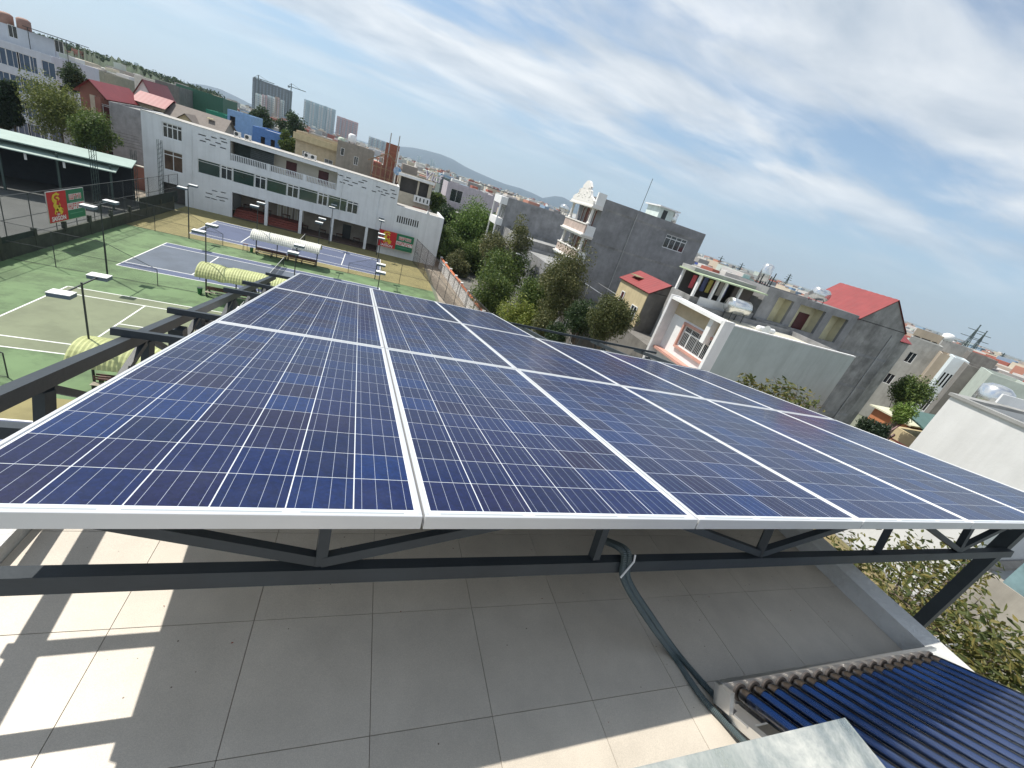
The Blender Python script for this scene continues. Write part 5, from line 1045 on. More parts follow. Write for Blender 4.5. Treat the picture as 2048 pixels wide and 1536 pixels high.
# half built timber house with brick wall
m_timber = M('raw_timber', (0.26, 0.17, 0.10), rough=0.9, var=0.25); m_brickw = M('raw_red_brick', (0.27, 0.10, 0.06), rough=0.9, var=0.2, scale=3)
s0 = atY(745, 318, 34); s1 = atY(800, 345, 34)
tbh = thing('unfinished_house', 'half built house with timber props and a raw brick wall', 'house', ((s0.x+s1.x)/2, 37, 0))
xm = (s0.x+s1.x)/2; zt = s0.z
bq0 = atY(773, 284, 38); bq1 = atY(800, 292, 38)
MB().box(bq0.x, bq1.x, 38, 38.3, 8, bq0.z).build('brick_wall', m_brickw, tbh)
for k in range(7): x = s0.x+(s1.x-s0.x)*k/6; MB().bar((x,34,7.0),(x,34,zt-0.2+1.4*(1-abs(k-3)/3)),0.16,0.16).build('prop', m_timber, tbh)
for k in range(4): MB().bar((s0.x,34.2,8.0+k*1.7),(s1.x,34.2,8.2+k*1.6),0.12,0.12).build('rail', m_timber, tbh)
MB().bar((s0.x-0.8,33.9,zt-0.4),(xm,33.9,zt+1.9),0.2,0.2).build('rafter', m_timber, tbh); MB().bar((s1.x+0.4,33.9,zt-0.4),(xm,33.9,zt+1.9),0.2,0.2).build('rafter', m_timber, tbh)
MB().box(s0.x, s1.x, 36, 42, 0, 11.0).build('lower_wall', m_inner, tbh); MB().box(s0.x+0.3, s1.x-0.3, 35.2, 35.3, 7, zt-0.5).build('back_wall', m_brickf, tbh)
for i, (px, py0) in enumerate(((783, 266), (800, 272))): q = atY(px, py0, 35); tag(MB().tube([(q.x,35,8),(q.x,35,q.z)], 0.1, n=8).build('roof_pole', m_lgrey), 'pale pole rising above the unfinished house, %s one' % ('left','right')[i], 'pole', 'poles by the unfinished house')
lp = thing('street_lamp', 'street lamp on a white post right of the unfinished house', 'street lamp', (25.5, 33, 0)); q = atY(797, 312, 33); MB().tube([(q.x,33,0),(q.x,33,q.z+0.8)], 0.13, n=10).build('post', m_white, lp); q2 = atY(815, 315, 33); MB().tube([(q.x,33,q.z-0.4),(q2.x,33,q2.z)], 0.05, n=6).build('arm', m_dark, lp); MB().box(q2.x-0.1, q2.x+0.7, 32.85, 33.15, q2.z-0.08, q2.z+0.08).build('lamp_head', m_white, lp)
q = atY(795, 342, 31); dsh2 = thing('satellite_dish', 'round blue and white satellite dish at the right end of the clubhouse roof', 'satellite dish', (q.x, 31, q.z-1.5)); MB().lathe((q.x,30.9,q.z), [(0.03,0.12),(0.4,0.08),(0.75,-0.05),(0.78,-0.05),(0.4,0.15),(0.03,0.2)], n=20, axis='y').build('dish', M('blue_white_dish',(0.5,0.55,0.62),col2=(0.10,0.25,0.45),scale=2), dsh2, smooth=True); MB().tube([(q.x,31.1,11),(q.x,31.1,q.z)], 0.06, n=6).build('mast', m_dark, dsh2)
# cream house with balconies and sign
k0 = atY(802, 343, 30); k1 = atY(866, 368, 30); kz = (k0.z+k1.z)/2+0.15; KW = k1.x-k0.x
b12 = flat_house('shop_house', 'cream three storey house with open balcony right of the clubhouse roof', k0.x, k1.x, 30, 42, kz, M('cream_house_wall',(0.50,0.45,0.36),streak=0.2), 'house', S=[(0.2,KW*0.55,kz-3.4,kz-0.7,None),(KW*0.6,KW-0.7,kz-3.4,kz-0.7,None),(KW*0.15,KW*0.40,kz-8.2,kz-5.9,dict(nx=2)),(KW*0.55,KW*0.95,kz-8.6,kz-5.9,dict(nx=3))])
MB().box(k0.x-0.3, k1.x+0.3, 29.4, 29.999, kz-0.6, kz-0.1).build('fascia', m_white, b12); MB().box(k0.x+KW*0.5, k1.x, 29.3, 29.5, kz-4.6, kz-3.3).build('balcony_parapet', m_white, b12); MB().box(k0.x+KW*0.52, k1.x-0.2, 29.2, 29.999, kz-5.7, kz-5.5).build('awning', M('faded_red_awning',(0.35,0.14,0.10)), b12)
for k in range(5): MB().box(k0.x+KW*0.56+k*0.75, k0.x+KW*0.56+k*0.75+0.25, 29.27, 29.299, kz-4.3, kz-3.6).build('slot', m_dark, b12)
MB().box(k0.x+0.3, k1.x-3.2, 33, 40, kz, kz+1.5).build('roof_room', M('brown_roof_room',(0.24,0.21,0.18)), b12)
sg = thing('roof_sign', 'tilted white and purple letters on the roof edge of the cream house', 'sign', (k1.x-0.8, 29.7, kz)); text_part('Vicf', 2.3, (k1.x-0.4, 29.7, kz+0.15), (1,0,0), (0.15,0,1), M('white_sign_letter',(0.8,0.72,0.72)), sg, ext=0.08, bold=0.02); text_part('Vicf', 2.3, (k1.x-0.28, 29.86, kz+0.15), (1,0,0), (0.15,0,1), M('purple_sign_letter',(0.10,0.07,0.28)), sg, ext=0.08, bold=0.02)
MB().bar((k1.x-3.2,29.9,kz+0.1),(k1.x+1.9,29.9,kz+0.1),0.08,0.1).build('sign_rail', m_dark, sg)
H('tall narrow dark green and white house behind the street trees', (884, 352), (900, 360), 62, 10, M('dark_slate_wall',(0.13,0.16,0.15)))
b13 = H('pale lilac house with a pergola on its roof behind the street trees', (897, 362), (1000, 398), 52, 14, M('lilac_wall',(0.46,0.42,0.45),streak=0.15), S=[(0.08,0.3,1.2,4.2,dict(nx=2))])
a13 = atY(945, 375, 56); pg = thing('roof_pergola', 'dark roof pergola on the pale lilac house', 'pergola', (a13.x+4, 58, a13.z-1)); MB().box(a13.x+3, a13.x+12, 55, 60, a13.z+1.3, a13.z+1.45).build('sheet', m_dark, pg)
for x in (a13.x+3.2, a13.x+7.5, a13.x+11.8): MB().box(x-0.1, x+0.1, 55.1, 55.3, a13.z-2.0, a13.z+1.3).build('post', m_white, pg)
flat_house('row_house', 'low dark grey house behind the street trees', 36.5, 48, 40, 50, 8.5, m_taupe, 'house'); 
sb = atZ(957, 421, 8.5); bxx = thing('cabin', 'small pale blue rooftop cabin behind the street trees', 'cabin', (sb.x, 41, 8.1)); MB().box(sb.x-1.2, sb.x+1.2, 40.6, 43, 8.1, 10.0).build('wall', M('pale_blue_cabin',(0.55,0.68,0.72)), bxx); MB().box(sb.x-1.4, sb.x+1.4, 40.4, 43.2, 10.0, 10.1).build('roof', m_white, bxx)
# ================================================================ METAL SHED ON THE LEFT
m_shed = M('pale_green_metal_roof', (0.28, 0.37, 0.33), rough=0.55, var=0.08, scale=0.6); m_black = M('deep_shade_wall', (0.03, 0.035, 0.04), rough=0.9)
e0 = atZ(231, 339.6, 5.0)
sh = thing('metal_shed', 'long open metal shed with pale green roofs at the far left', 'shed', (e0.x, e0.y, 0))
ex, sy = e0.x, e0.y
MB().prism([(ex-42, sy, 4.95),(ex-42, sy, 5.05),(ex-42, sy+2.2, 5.5),(ex-42, sy+2.2, 5.4)], (42, 0, 0)).build('lower_roof', m_shed, sh, fix=True)
MB().prism([(ex-42, sy+0.8, 5.75),(ex-42, sy+0.8, 5.87),(ex-42, sy+4.4, 6.35),(ex-42, sy+4.4, 6.23)], (43.4, 0, 0)).build('upper_roof', m_shed, sh, fix=True)
MB().box(ex-42, ex+0.6, sy+4.5, sy+9, 5.3, 5.4).build('shading_roof', M('dark_shading_roof',(0.05,0.055,0.05)), sh)  # dark roof added to keep skylight out of the shed interior
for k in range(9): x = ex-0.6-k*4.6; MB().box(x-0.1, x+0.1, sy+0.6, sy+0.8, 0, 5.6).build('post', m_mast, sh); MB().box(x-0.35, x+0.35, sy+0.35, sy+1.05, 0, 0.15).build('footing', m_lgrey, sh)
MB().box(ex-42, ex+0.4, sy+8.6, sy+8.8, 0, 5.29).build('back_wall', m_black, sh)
for k in range(4): MB().box(ex-14+k*3.1, ex-13.8+k*3.1, sy+0.45, sy+0.55, 4.2, 4.9).build('hanging_lamp', m_white, sh)
sh.rotation_euler.z = R(14); sh.location.z = -0.35
sheet('shed_court', -45, -5.8, -45, sy+9, 0.0, M('shaded_shed_court', (0.085,0.09,0.085), rough=0.85, var=0.15, scale=0.4))  # shade over the shed court is put into its darker colour
sheet('back_lot', -80, -10.7, sy+9.3, 40, -0.02, m_pave)
gw = thing('garden_wall', 'low brick garden wall behind the metal shed', 'wall', (-18, 20, 0)); MB().box(-30, -10.8, 19.8, 20.1, 0, 3.4).build('wall', m_brickf, gw); MB().box(-30, -10.8, 19.7, 20.2, 3.4, 3.55).build('coping', m_cream, gw)
# ================================================================ TREES
def leaf_mat(name, c0, c1, c2):
    m = bpy.data.materials.new(name); m.use_nodes = True; t = m.node_tree; b = t.nodes['Principled BSDF']; n = t.nodes.new; L = t.links.new
    g = n('ShaderNodeNewGeometry'); cr = n('ShaderNodeValToRGB'); e = cr.color_ramp.elements; e[0].color = (*c0,1); e[1].color = (*c2,1); q = e.new(0.5); q.color = (*c1,1)
    L(g.outputs['Random Per Island'], cr.inputs[0]); L(cr.outputs[0], b.inputs['Base Color']); b.inputs['Roughness'].default_value = 0.55; b.inputs['Specular IOR Level'].default_value = 0.35
    tr = n('ShaderNodeBsdfTranslucent'); L(cr.outputs[0], tr.inputs[0]); mx = n('ShaderNodeMixShader'); mx.inputs[0].default_value = 0.3; L(b.outputs[0], mx.inputs[1]); L(tr.outputs[0], mx.inputs[2]); L(mx.outputs[0], t.nodes['Material Output'].inputs[0]); return m
L_mid = leaf_mat('mid_green_leaf', (0.041,0.072,0.020), (0.087,0.138,0.032), (0.174,0.217,0.051)); L_dark = leaf_mat('dark_green_leaf', (0.017,0.038,0.017), (0.041,0.072,0.026), (0.072,0.109,0.036))
L_yel = leaf_mat('yellow_green_leaf', (0.087,0.123,0.022), (0.189,0.239,0.043), (0.319,0.334,0.072)); L_olive = leaf_mat('olive_leaf', (0.051,0.065,0.022), (0.109,0.123,0.043), (0.217,0.203,0.087)); L_con = leaf_mat('conifer_leaf', (0.012,0.026,0.013), (0.023,0.046,0.020), (0.041,0.065,0.029))
m_bark = M('bark', (0.14, 0.11, 0.085), rough=0.95, var=0.3, scale=8)
def rnd_dir(rg): 
    z = rg.uniform(-1,1); a = rg.uniform(0,6.283); s = math.sqrt(1-z*z); return Vector((s*math.cos(a), s*math.sin(a), z))
def leaves(mb, c, n, rad, size, rg, flat=0.0, squash=0.8, hang=0.0):
    for _ in range(n):
        d = rnd_dir(rg); r = rad*rg.random()**0.45; p = c + Vector((d.x*r, d.y*r, d.z*r*squash))
        u = rnd_dir(rg); u.z = u.z*(1-flat)-hang; u.normalize(); v = u.cross(rnd_dir(rg)).normalized(); s = size*rg.uniform(0.6,1.3)
        mb.add([p-u*s, p-v*s*0.5, p+u*s, p+v*s*0.5], [(0,1,2,3)])
def tree(label, base, h, crown_c, crown_r, leafm, seed, nclump=26, nleaf=70, lsize=0.16, group='street trees', name='tree', squash=1.0, trunk_r=0.14, hang=0.0, spread=0.74):
    rg = random.Random(seed); base = Vector(base); t = thing(name, label, 'tree', base, group)
    cc = Vector(crown_c); R_ = Vector(crown_r)
    tk = MB(); mid = base.lerp(cc, 0.55)+Vector((rg.uniform(-.2,.2), rg.uniform(-.2,.2), 0)); top = cc + Vector((0,0,R_.z*0.35))
    tk.tube(spline([base, mid, cc, top], 4), [trunk_r*(1-0.8*k/12) for k in range(13)], n=7); cl = []; cr = MB()
    for k in range(nclump):
        d = rnd_dir(rg); r = rg.uniform(0.35, 1.0)
        c = cc + Vector((d.x*R_.x*r, d.y*R_.y*r, d.z*R_.z*r)); 
        if c.z < base.z+h*0.18: c.z = base.z+h*0.18+rg.random()
        rad = min(R_)*spread*rg.uniform(0.55, 1.0); leaves(cr, c, int(4.2*nleaf*rg.uniform(0.6,1.3)), rad, lsize, rg, squash=squash, hang=hang)
        if k % 2 == 0:
            s = mid.lerp(top, rg.random()*0.8); tk.tube([s, s.lerp(c,0.5)+Vector((0,0,-0.15)), c], [trunk_r*0.4, trunk_r*0.25, trunk_r*0.08], n=5)
    tk.build('trunk', m_bark, t, origin=base); cr.build('crown', leafm, t); return t
def ptree(label, pc, D, rpx, leafm, seed, zbase=0.0, aspect=1.0, **k):
    """crown centred on the photo pixel pc at horizontal distance D; rpx = crown radius in photo pixels"""
    c = atX(*pc, -D) if D < 0 else atD(*pc, D); v = c-CAM; depth = v.dot(AZ); r = rpx*depth/FPX
    rz = r*aspect
    return tree(label, (c.x, c.y, zbase), c.z+rz-zbase, c, (r*0.9, r*0.9, rz), leafm, seed, lsize=k.pop('lsize', max(0.07, 2.05*depth/FPX)), **k)
G = 'street trees beside the courts'
ptree('bushy tree at the right end of the clubhouse wall', (882, 485), -34.6, 30, L_mid, 11, nclump=34, group=G)
ptree('dark narrow tree behind the right end of the clubhouse', (893, 440), -36, 26, L_dark, 12, aspect=1.3, nclump=26, group=G)
ptree('small round tree growing from the pavement by the orange capped wall', (914, 532), -37.2, 26, L_olive, 13, nclump=26, group=G)
ptree('bright feathery green tree across the street, left of the grey row house', (950, 455), -41.5, 48, leaf_mat('feathery_leaf',(0.058,0.116,0.022), (0.109,0.181,0.036), (0.174,0.246,0.058)), 14, nclump=46, nleaf=90, group=G)
ptree('leggy tree with sparse top in front of the grey row house', (1038, 478), -41, 26, L_olive, 15, aspect=1.4, nclump=16, nleaf=45, group=G)
ptree('dark bushy tree below the leggy tree', (1010, 545), -40.5, 50, L_mid, 16, nclump=40, nleaf=80, group=G)
ptree('leaning bushy tree hiding the low house terrace', (985, 590), -38, 44, L_mid, 17, nclump=36, nleaf=75, group=G)
ptree('light yellow green tree just beyond the array corner', (1035, 640), -37.5, 36, L_yel, 18, nclump=30, nleaf=75, group=G)
ptree('tall dense tree in front of the baroque house front', (1128, 575), -40.4, 50, L_olive, 19, aspect=1.45, nclump=54, nleaf=95, group=G)
ptree('broad dark tree at the foot of the red gabled house', (1222, 635), -40.6, 42, leaf_mat('deep_olive_leaf',(0.043,0.058,0.020), (0.087,0.102,0.032), (0.160,0.167,0.065)), 20, nclump=46, nleaf=95, group=G)
ptree('low shrubby tree seen through the far truss', (1110, 668), -38, 22, L_dark, 21, nclump=16, group=G)
ptree('bushy tree filling the gap beside the lilac house', (905, 500), -36.5, 24, L_mid, 61, nclump=26, group=G)
ptree('tree crown low behind the small round tree', (955, 520), -41.8, 34, L_mid, 62, nclump=34, nleaf=80, group=G)
ptree('olive tree between the feathery tree and the leggy tree', (990, 500), -41.8, 32, L_olive, 63, nclump=32, nleaf=80, group=G)
ptree('bushy tree under the dense baroque house tree', (1075, 600), -40.5, 40, L_mid, 64, nclump=36, nleaf=85, group=G)
ptree('dark low tree between the dense tree and the broad dark tree', (1165, 640), -40.8, 34, L_dark, 65, nclump=30, nleaf=80, group=G)
ptree('reddish tipped shrub behind the far truss', (1090, 650), -38.5, 26, L_olive, 66, nclump=22, nleaf=80, group=G)
GL = 'trees left of the clubhouse'
for i, (px, py, hpx) in enumerate(((22, 205, 38), (2, 225, 34))):
    c = atD(px, py, 94); dp = (c-CAM).dot(AZ); rz = hpx*dp/FPX
    tree('narrow dark conifer at the far left, %s one' % ('right','left')[i], (c.x, c.y, 0), c.z+rz, c, (rz*0.26, rz*0.26, rz), L_con, 30+i, nclump=40, nleaf=60, lsize=0.22, group=GL, spread=1.2)
ptree('feathery light olive tree in front of the apartment block', (118, 222), 92, 50, leaf_mat('feathery_olive_leaf',(0.072,0.102,0.022), (0.145,0.174,0.043), (0.246,0.261,0.080)), 33, nclump=46, nleaf=90, group=GL)
ptree('dense dark green tree before the brick villa', (185, 268), 84, 36, L_mid, 34, nclump=38, nleaf=85, group=GL)
ptree('dark tree beside the far left apartment block', (142, 155), 110, 22, L_dark, 35, nclump=22, group=GL)
GR = 'trees among the right hand houses'
ptree('wide green tree between the patched grey house and the courtyard', (1822, 782), 60, 32, L_mid, 40, nclump=46, nleaf=60, group=GR, aspect=0.75, spread=0.85)
ptree('light green tree in the courtyard by the green shed', (1806, 826), 38, 17, leaf_mat('fresh_leaf',(0.087,0.160,0.029), (0.160,0.246,0.043), (0.246,0.319,0.087)), 41, nclump=26, nleaf=40, group=GR, spread=1.0)
ptree('very dark bush in the courtyard beside the array edge', (1745, 858), 34, 24, L_con, 42, nclump=24, nleaf=80, group=GR)
ptree('dark green tree behind the blue house on the skyline', (585, 262), 150, 26, L_dark, 43, nclump=26, group='skyline trees'); ptree('palm like tree behind the clubhouse roof', (575, 285), 112, 16, L_mid, 44, nclump=16, group='skyline trees'); ptree('round dark tree on the skyline left of the towers', (525, 240), 170, 18, L_dark, 45, nclump=18, group='skyline trees')
ptree('dark tree between the cream house and the lilac house', (872, 402), 105, 16, L_mid, 46, nclump=20, group='skyline trees')
# ---- near trees by the terrace: large leaves
def big_leaf_tree(label, base, clumps, seed, lsize, leafm, n):
    rg = random.Random(seed); base = Vector(base); t = thing('tree', label, 'tree', base, 'trees against the terrace'); tk = MB(); cr = MB()
    top = Vector((sum(c[0].x for c in clumps)/len(clumps), sum(c[0].y for c in clumps)/len(clumps), min(c[0].z for c in clumps)-0.6))
    tk.tube([base, base.lerp(top,0.5)+Vector((.1,.1,0)), top], [0.10,0.08,0.06], n=8)
    for c, r in clumps:
        tk.tube([top, top.lerp(c,0.5)+Vector((0,0,0.1)), c], [0.03,0.02,0.008], n=5)
        for k in range(5): e = c+rnd_dir(rg)*r*0.9; tk.tube([c, c.lerp(e,0.6)+Vector((0,0,0.03)), e], [0.007,0.005,0.002], n=4)
        for _ in range(n):
            d = rnd_dir(rg); p = c+d*r*rg.random()**0.5; u = rnd_dir(rg); u.z = u.z*0.5-0.25; u.normalize(); v = u.cross(rnd_dir(rg)).normalized(); w_ = u.cross(v); s = lsize*rg.uniform(0.65,1.2)
            cr.add([p-u*s, p-u*s*0.3-v*s*0.36+w_*s*0.08, p+u*s*0.35-v*s*0.3+w_*s*0.08, p+u*s-w_*s*0.1, p+u*s*0.35+v*s*0.3+w_*s*0.08, p-u*s*0.3+v*s*0.36+w_*s*0.08], [(0,1,2,3),(0,3,4,5)])
    tk.build('trunk', m_bark, t, origin=base); cr.build('crown', leafm, t); return t
L_near = leaf_mat('broad_yellow_olive_leaf', (0.05,0.072,0.022), (0.11,0.125,0.034), (0.22,0.18,0.05))
cl = []
for (px, py, d, r) in ((1720,1140,6.2,0.55),(1760,1180,6.0,0.6),(1800,1150,6.4,0.55),(1815,1210,5.6,0.55),(1860,1190,6.0,0.5),(1880,1265,5.4,0.5),(1920,1240,5.8,0.5),(1930,1300,5.3,0.5),(1960,1330,5.2,0.42),(1990,1280,5.6,0.4),(1985,1350,5.2,0.35),(1850,1130,6.6,0.45),(1900,1160,6.2,0.4),(1830,1110,7.0,0.4),(1935,1120,6.6,0.35),(2020,1345,5.2,0.3),(1700,1110,6.8,0.45)):
    cl.append((atD(px, py, d*1.45), r*1.12))
big_leaf_tree('broad leaved tree with yellowing leaves right below the terrace parapet', (28.5, -61.4, 0), cl, 50, 0.058, L_near, 190)
cl2 = [(atD(px, py, d), r) for (px, py, d, r) in ((1492,762,10.5,0.22),(1488,780,10.5,0.26),(1520,785,10.4,0.2),(1555,778,10.2,0.3),(1550,800,10.2,0.35),(1590,800,10.0,0.36),(1612,812,9.8,0.34),(1575,815,10.0,0.35))]
big_leaf_tree('tree whose pale leafy tips rise just beyond the array edge', (29.2, -58.0, 0), cl2, 51, 0.06, L_near, 90)
# ---- overhead wires and street lamp in the street
wr_ = MB()
for (a, b, s) in (((41.9,60,9.0),(42.3,8,8.6),0.8),((42.3,8,8.6),(43.2,-34,8.4),0.9),((42.3,8,8.2),(43.2,-34,7.9),1.1)):
    a, b = Vector(a), Vector(b); wr_.tube([a.lerp(b,k/14)+Vector((0,0,-s*4*(k/14)*(1-k/14))) for k in range(15)], 0.02, n=5)
tag(wr_.build('overhead_wire', m_wire), 'sagging overhead wires along the street in front of the row houses', 'wire')
def lamp(x, y, h, lab):
    t = thing('street_lamp', lab, 'street lamp', (x, y, 0)); MB().tube([(x,y,0),(x,y,h)], [0.09,0.06], n=8).build('post', m_lgrey, t); MB().tube([(x,y,h),(x-0.9,y+0.2,h+0.45),(x-1.8,y+0.4,h+0.55)], 0.04, n=6).build('arm', m_lgrey, t); MB().box(x-2.3, x-1.75, y+0.25, y+0.55, h+0.5, h+0.6).build('lamp_head', m_white, t)
lamp(42.9, -8.5, 8.8, 'pale street lamp in front of the low grey cement house')
wr2 = MB()
for k, (z0, z1) in enumerate(((9.5,8.9),(9.0,8.5),(8.5,8.1),(7.9,7.7),(7.4,7.2))):
    a = Vector((-58, 20, z0)); b = Vector((-12, 18.5+0.2*k, z1-1.2)); wr2.tube([a.lerp(b,q/14)+Vector((0,0,-0.9*4*(q/14)*(1-q/14))) for q in range(15)], 0.022, n=5)
tag(wr2.build('overhead_wire', m_wire), 'bundle of overhead wires above the far left metal shed', 'wire')
up = thing('utility_pole', 'concrete utility pole behind the far left metal shed', 'pole', (-40,20,0)); MB().tube([(-40,20,0),(-40,20,10.5)], [0.16,0.12], n=8).build('post', m_lgrey, up); MB().bar((-41,20,9.6),(-39,20,9.6),0.1,0.12).build('cross_arm', m_dark, up)
# ================================================================ FAR TOWN, TOWERS, HILLS
def island_mat(name, cols, rough=0.8):
    m = bpy.data.materials.new(name); m.use_nodes = True; t = m.node_tree; b = t.nodes['Principled BSDF']; n = t.nodes.new; L = t.links.new
    g = n('ShaderNodeNewGeometry'); cr = n('ShaderNodeValToRGB'); cr.color_ramp.interpolation = 'CONSTANT'; e = cr.color_ramp.elements
    e[0].color = (*cols[0],1); e[1].color = (*cols[-1],1); e[1].position = 1-1/len(cols)
    for i, c in enumerate(cols[1:-1]): q = e.new((i+1)/len(cols)); q.color = (*c,1)
    L(g.outputs['Random Per Island'], cr.inputs[0]); L(cr.outputs[0], b.inputs['Base Color']); b.inputs['Roughness'].default_value = rough; return m
m_town = island_mat('town_mix', [(0.5,0.48,0.44),(0.33,0.31,0.28),(0.60,0.60,0.58),(0.40,0.33,0.27),(0.25,0.24,0.23),(0.32,0.10,0.07),(0.52,0.46,0.36),(0.22,0.32,0.42),(0.42,0.20,0.14),(0.45,0.50,0.45),(0.28,0.30,0.30),(0.55,0.53,0.50)])
rg = random.Random(77); tm = MB(); tl_ = MB()
def on_right(x, y): return True
for k in range(5200):
    a = rg.uniform(-0.62, 1.02)*math.pi/2*1.0; d = 130*(rg.random()**-0.75 if rg.random() < 0.75 else rg.uniform(1, 12)); d = min(d, 3200)
    hd = math.atan2(AZ.y, AZ.x) + (rg.random()-0.5)*2.15
    x = CAM.x + math.cos(hd)*d; y = CAM.y + math.sin(hd)*d
    if -60 < x < 36 and y < 100: continue
    if x < 90 and -70 < y < 70: continue
    if d < 175 and x < 60: continue
    wx = rg.uniform(4.5, 9)*(1+d/2500); wy = rg.uniform(8, 16)*(1+d/2500); h = rg.choice((4, 7, 7.5, 8, 10, 10.5, 11.5, 13.5))*rg.uniform(0.85, 1.05)
    if d < 260: h = min(h, 10.5)
    tm.box(x-wx/2, x+wx/2, y-wy/2, y+wy/2, -0.05, h)
    if rg.random() < 0.35: tm.box(x-wx/4, x+wx/5, y-wy/4, y+wy/6, h+0.01, h+rg.uniform(1.2, 2.6))
    if rg.random() < 0.16 and d < 1300:
        c = Vector((x+wx, y-wy*0.6, 4.0)); leaves(tl_, c+Vector((0,0,1.5)), 60, 4.5, 0.8, rg, squash=0.8)
stuff(tag(tm.build('distant_town', m_town, origin=(0,0,0)), 'mass of low distant town houses reaching to the horizon', 'town')); stuff(tag(tl_.build('distant_trees', L_dark, origin=(0,0,0)), 'scattered dark trees among the distant town houses', 'trees'))
# containers seen between the houses
CTC = [('blue',(0.05,0.08,0.28)),('orange red',(0.55,0.12,0.06)),('navy',(0.03,0.05,0.14)),('dark red',(0.30,0.05,0.04)),('teal',(0.05,0.45,0.42))]
for i, (px, py) in enumerate(((1396, 526), (1409, 532), (1428, 540), (1452, 552), (1488, 555))):
    q = atD(px, py, 260); m = M('container_%d' % i, CTC[i][1], rough=0.5); w_ = (6, 5, 12, 12, 9)[i]
    c = MB(); n_ = int(w_/0.5)
    for k in range(n_): c.box(q.x+k*0.5, q.x+k*0.5+0.499, q.y-(0.06 if k % 2 else 0), q.y+2.4, q.z-3.2, q.z)
    tag(c.build('container', m), '%s shipping container stacked beyond the laundry roof' % CTC[i][0], 'container', 'shipping containers')
    for s in range(2): tag(MB().box(q.x, q.x+w_, q.y, q.y+2.4, q.z-3.25-3.4*(s+1)+0.1, q.z-3.25-3.4*s).build('container', MATS['container_%d' % ((i+s+2) % 5)] if 'container_%d' % ((i+s+2) % 5) in MATS else m), '%s container, layer %s below the top %s one' % (('lower','lowest')[s], ('one','two')[s], CTC[i][0]), 'container', 'shipping containers')
# pylons
def pylon(px, py_top, D, hgt, lab):
    q = atD(px, py_top, D); zt = q.z; zb = zt-hgt; t = thing('pylon', lab, 'pylon', (q.x, q.y, zb), 'power pylons'); w0 = hgt*0.11; m = MB()
    for sx in (-1,1):
        for sy in (-1,1): m.tube([(q.x+sx*w0,q.y+sy*w0,zb),(q.x+sx*w0*0.25,q.y+sy*w0*0.25,zb+hgt*0.6),(q.x,q.y,zt)], D*0.0005, n=4)
    for k in range(7):
        f = 1-0.75*min(1,(k/7)/0.6) if k/7 < 0.6 else 0.2; z = zb+hgt*k/7
        m.bar((q.x-w0*f,q.y,z),(q.x+w0*max(0.15,f-0.15),q.y,z+hgt/7),D*0.0006,D*0.0006); m.bar((q.x+w0*f,q.y,z),(q.x-w0*max(0.15,f-0.15),q.y,z+hgt/7),D*0.0006,D*0.0006)
    m.build('lattice', m_mast, t); a = MB()
    for k, l in ((0.65,0.22),(0.78,0.18),(0.9,0.14)): a.bar((q.x-hgt*l,q.y+hgt*l*0.4,zb+hgt*k),(q.x+hgt*l,q.y-hgt*l*0.4,zb+hgt*k),D*0.0008,D*0.0008)
    a.build('cross_arm', m_mast, t)
pylon(1445, 512, 900, 42, 'small power pylon on the horizon right of the baroque house'); pylon(1486, 526, 1000, 36, 'faint power pylon beyond the containers'); pylon(1582, 548, 700, 22, 'thin mast pylon behind the terrace house tanks')
pylon(1962, 650, 700, 66, 'tallest power pylon on the right horizon'); pylon(1975, 662, 760, 60, 'second power pylon just right of the tallest one'); pylon(2010, 706, 900, 22, 'small pylon at the right edge of the horizon')
# ---- towers
def tower(label, pxs, ytop, ybot, D, cols, bands, setback=None, name='tower_block'):
    """slab tower: pxs (left,right) photo x at top; vertical facade strips"""
    a = atD(pxs[0], ytop[0], D); b = atD(pxs[1], ytop[1], D); z = max(a.z, b.z); u = Vector((b.x-a.x, b.y-a.y, 0)); Wd = u.length; u.normalize(); n = Vector((u.y, -u.x, 0))
    if (CAM-a).dot(n) < 0: n = -n
    o = Vector((a.x, a.y, 0)); t = thing(name, label, 'tower', o+u*Wd/2)
    MB().obox(o, u*Wd, -n*22, Vector((0,0,z))).build('wall', cols[0], t)
    k = 0; x = 0.0
    for i in range(bands):
        w_ = Wd/bands; hh = z*(0.96+0.06*((i*37) % 5)/5)
        s = MB().obox(o+u*(i*w_+w_*0.12)+n*0.01, u*w_*0.5, n*(2.0+(i % 3)*1.0), Vector((0,0,hh))).build('bay', cols[(i % (len(cols)-1))+1], t)
        wm_ = MB(); f = 0; 
        while f < hh-5: wm_.obox(o+u*(i*w_+w_*0.12+w_*0.08)+n*(2.05+(i % 3)*1.0)+Vector((0,0,f+1.2)), u*w_*0.34, n*0.05, Vector((0,0,1.9))); f += 3.6
        stuff(wm_.build('window_column', m_tglass, s))
    return t, o, u, n, Wd, z
m_tglass = M('pale_tower_glass', (0.20,0.25,0.29), rough=0.4)
cw = M('tower_white', (0.70,0.74,0.73)); cb = M('tower_blue_grey', (0.40,0.52,0.56)); cp2 = M('tower_pink', (0.55,0.40,0.40)); cg = M('tower_dark_concrete', (0.11,0.13,0.14), var=0.25, scale=0.05); cbr = M('tower_tan', (0.40,0.32,0.25))
T1 = tower('dark unfinished tower block with two cranes on the skyline', (505, 585), (165, 183), None, 1350, [cg, cg, M('tower_dark2',(0.15,0.17,0.18))], 12)
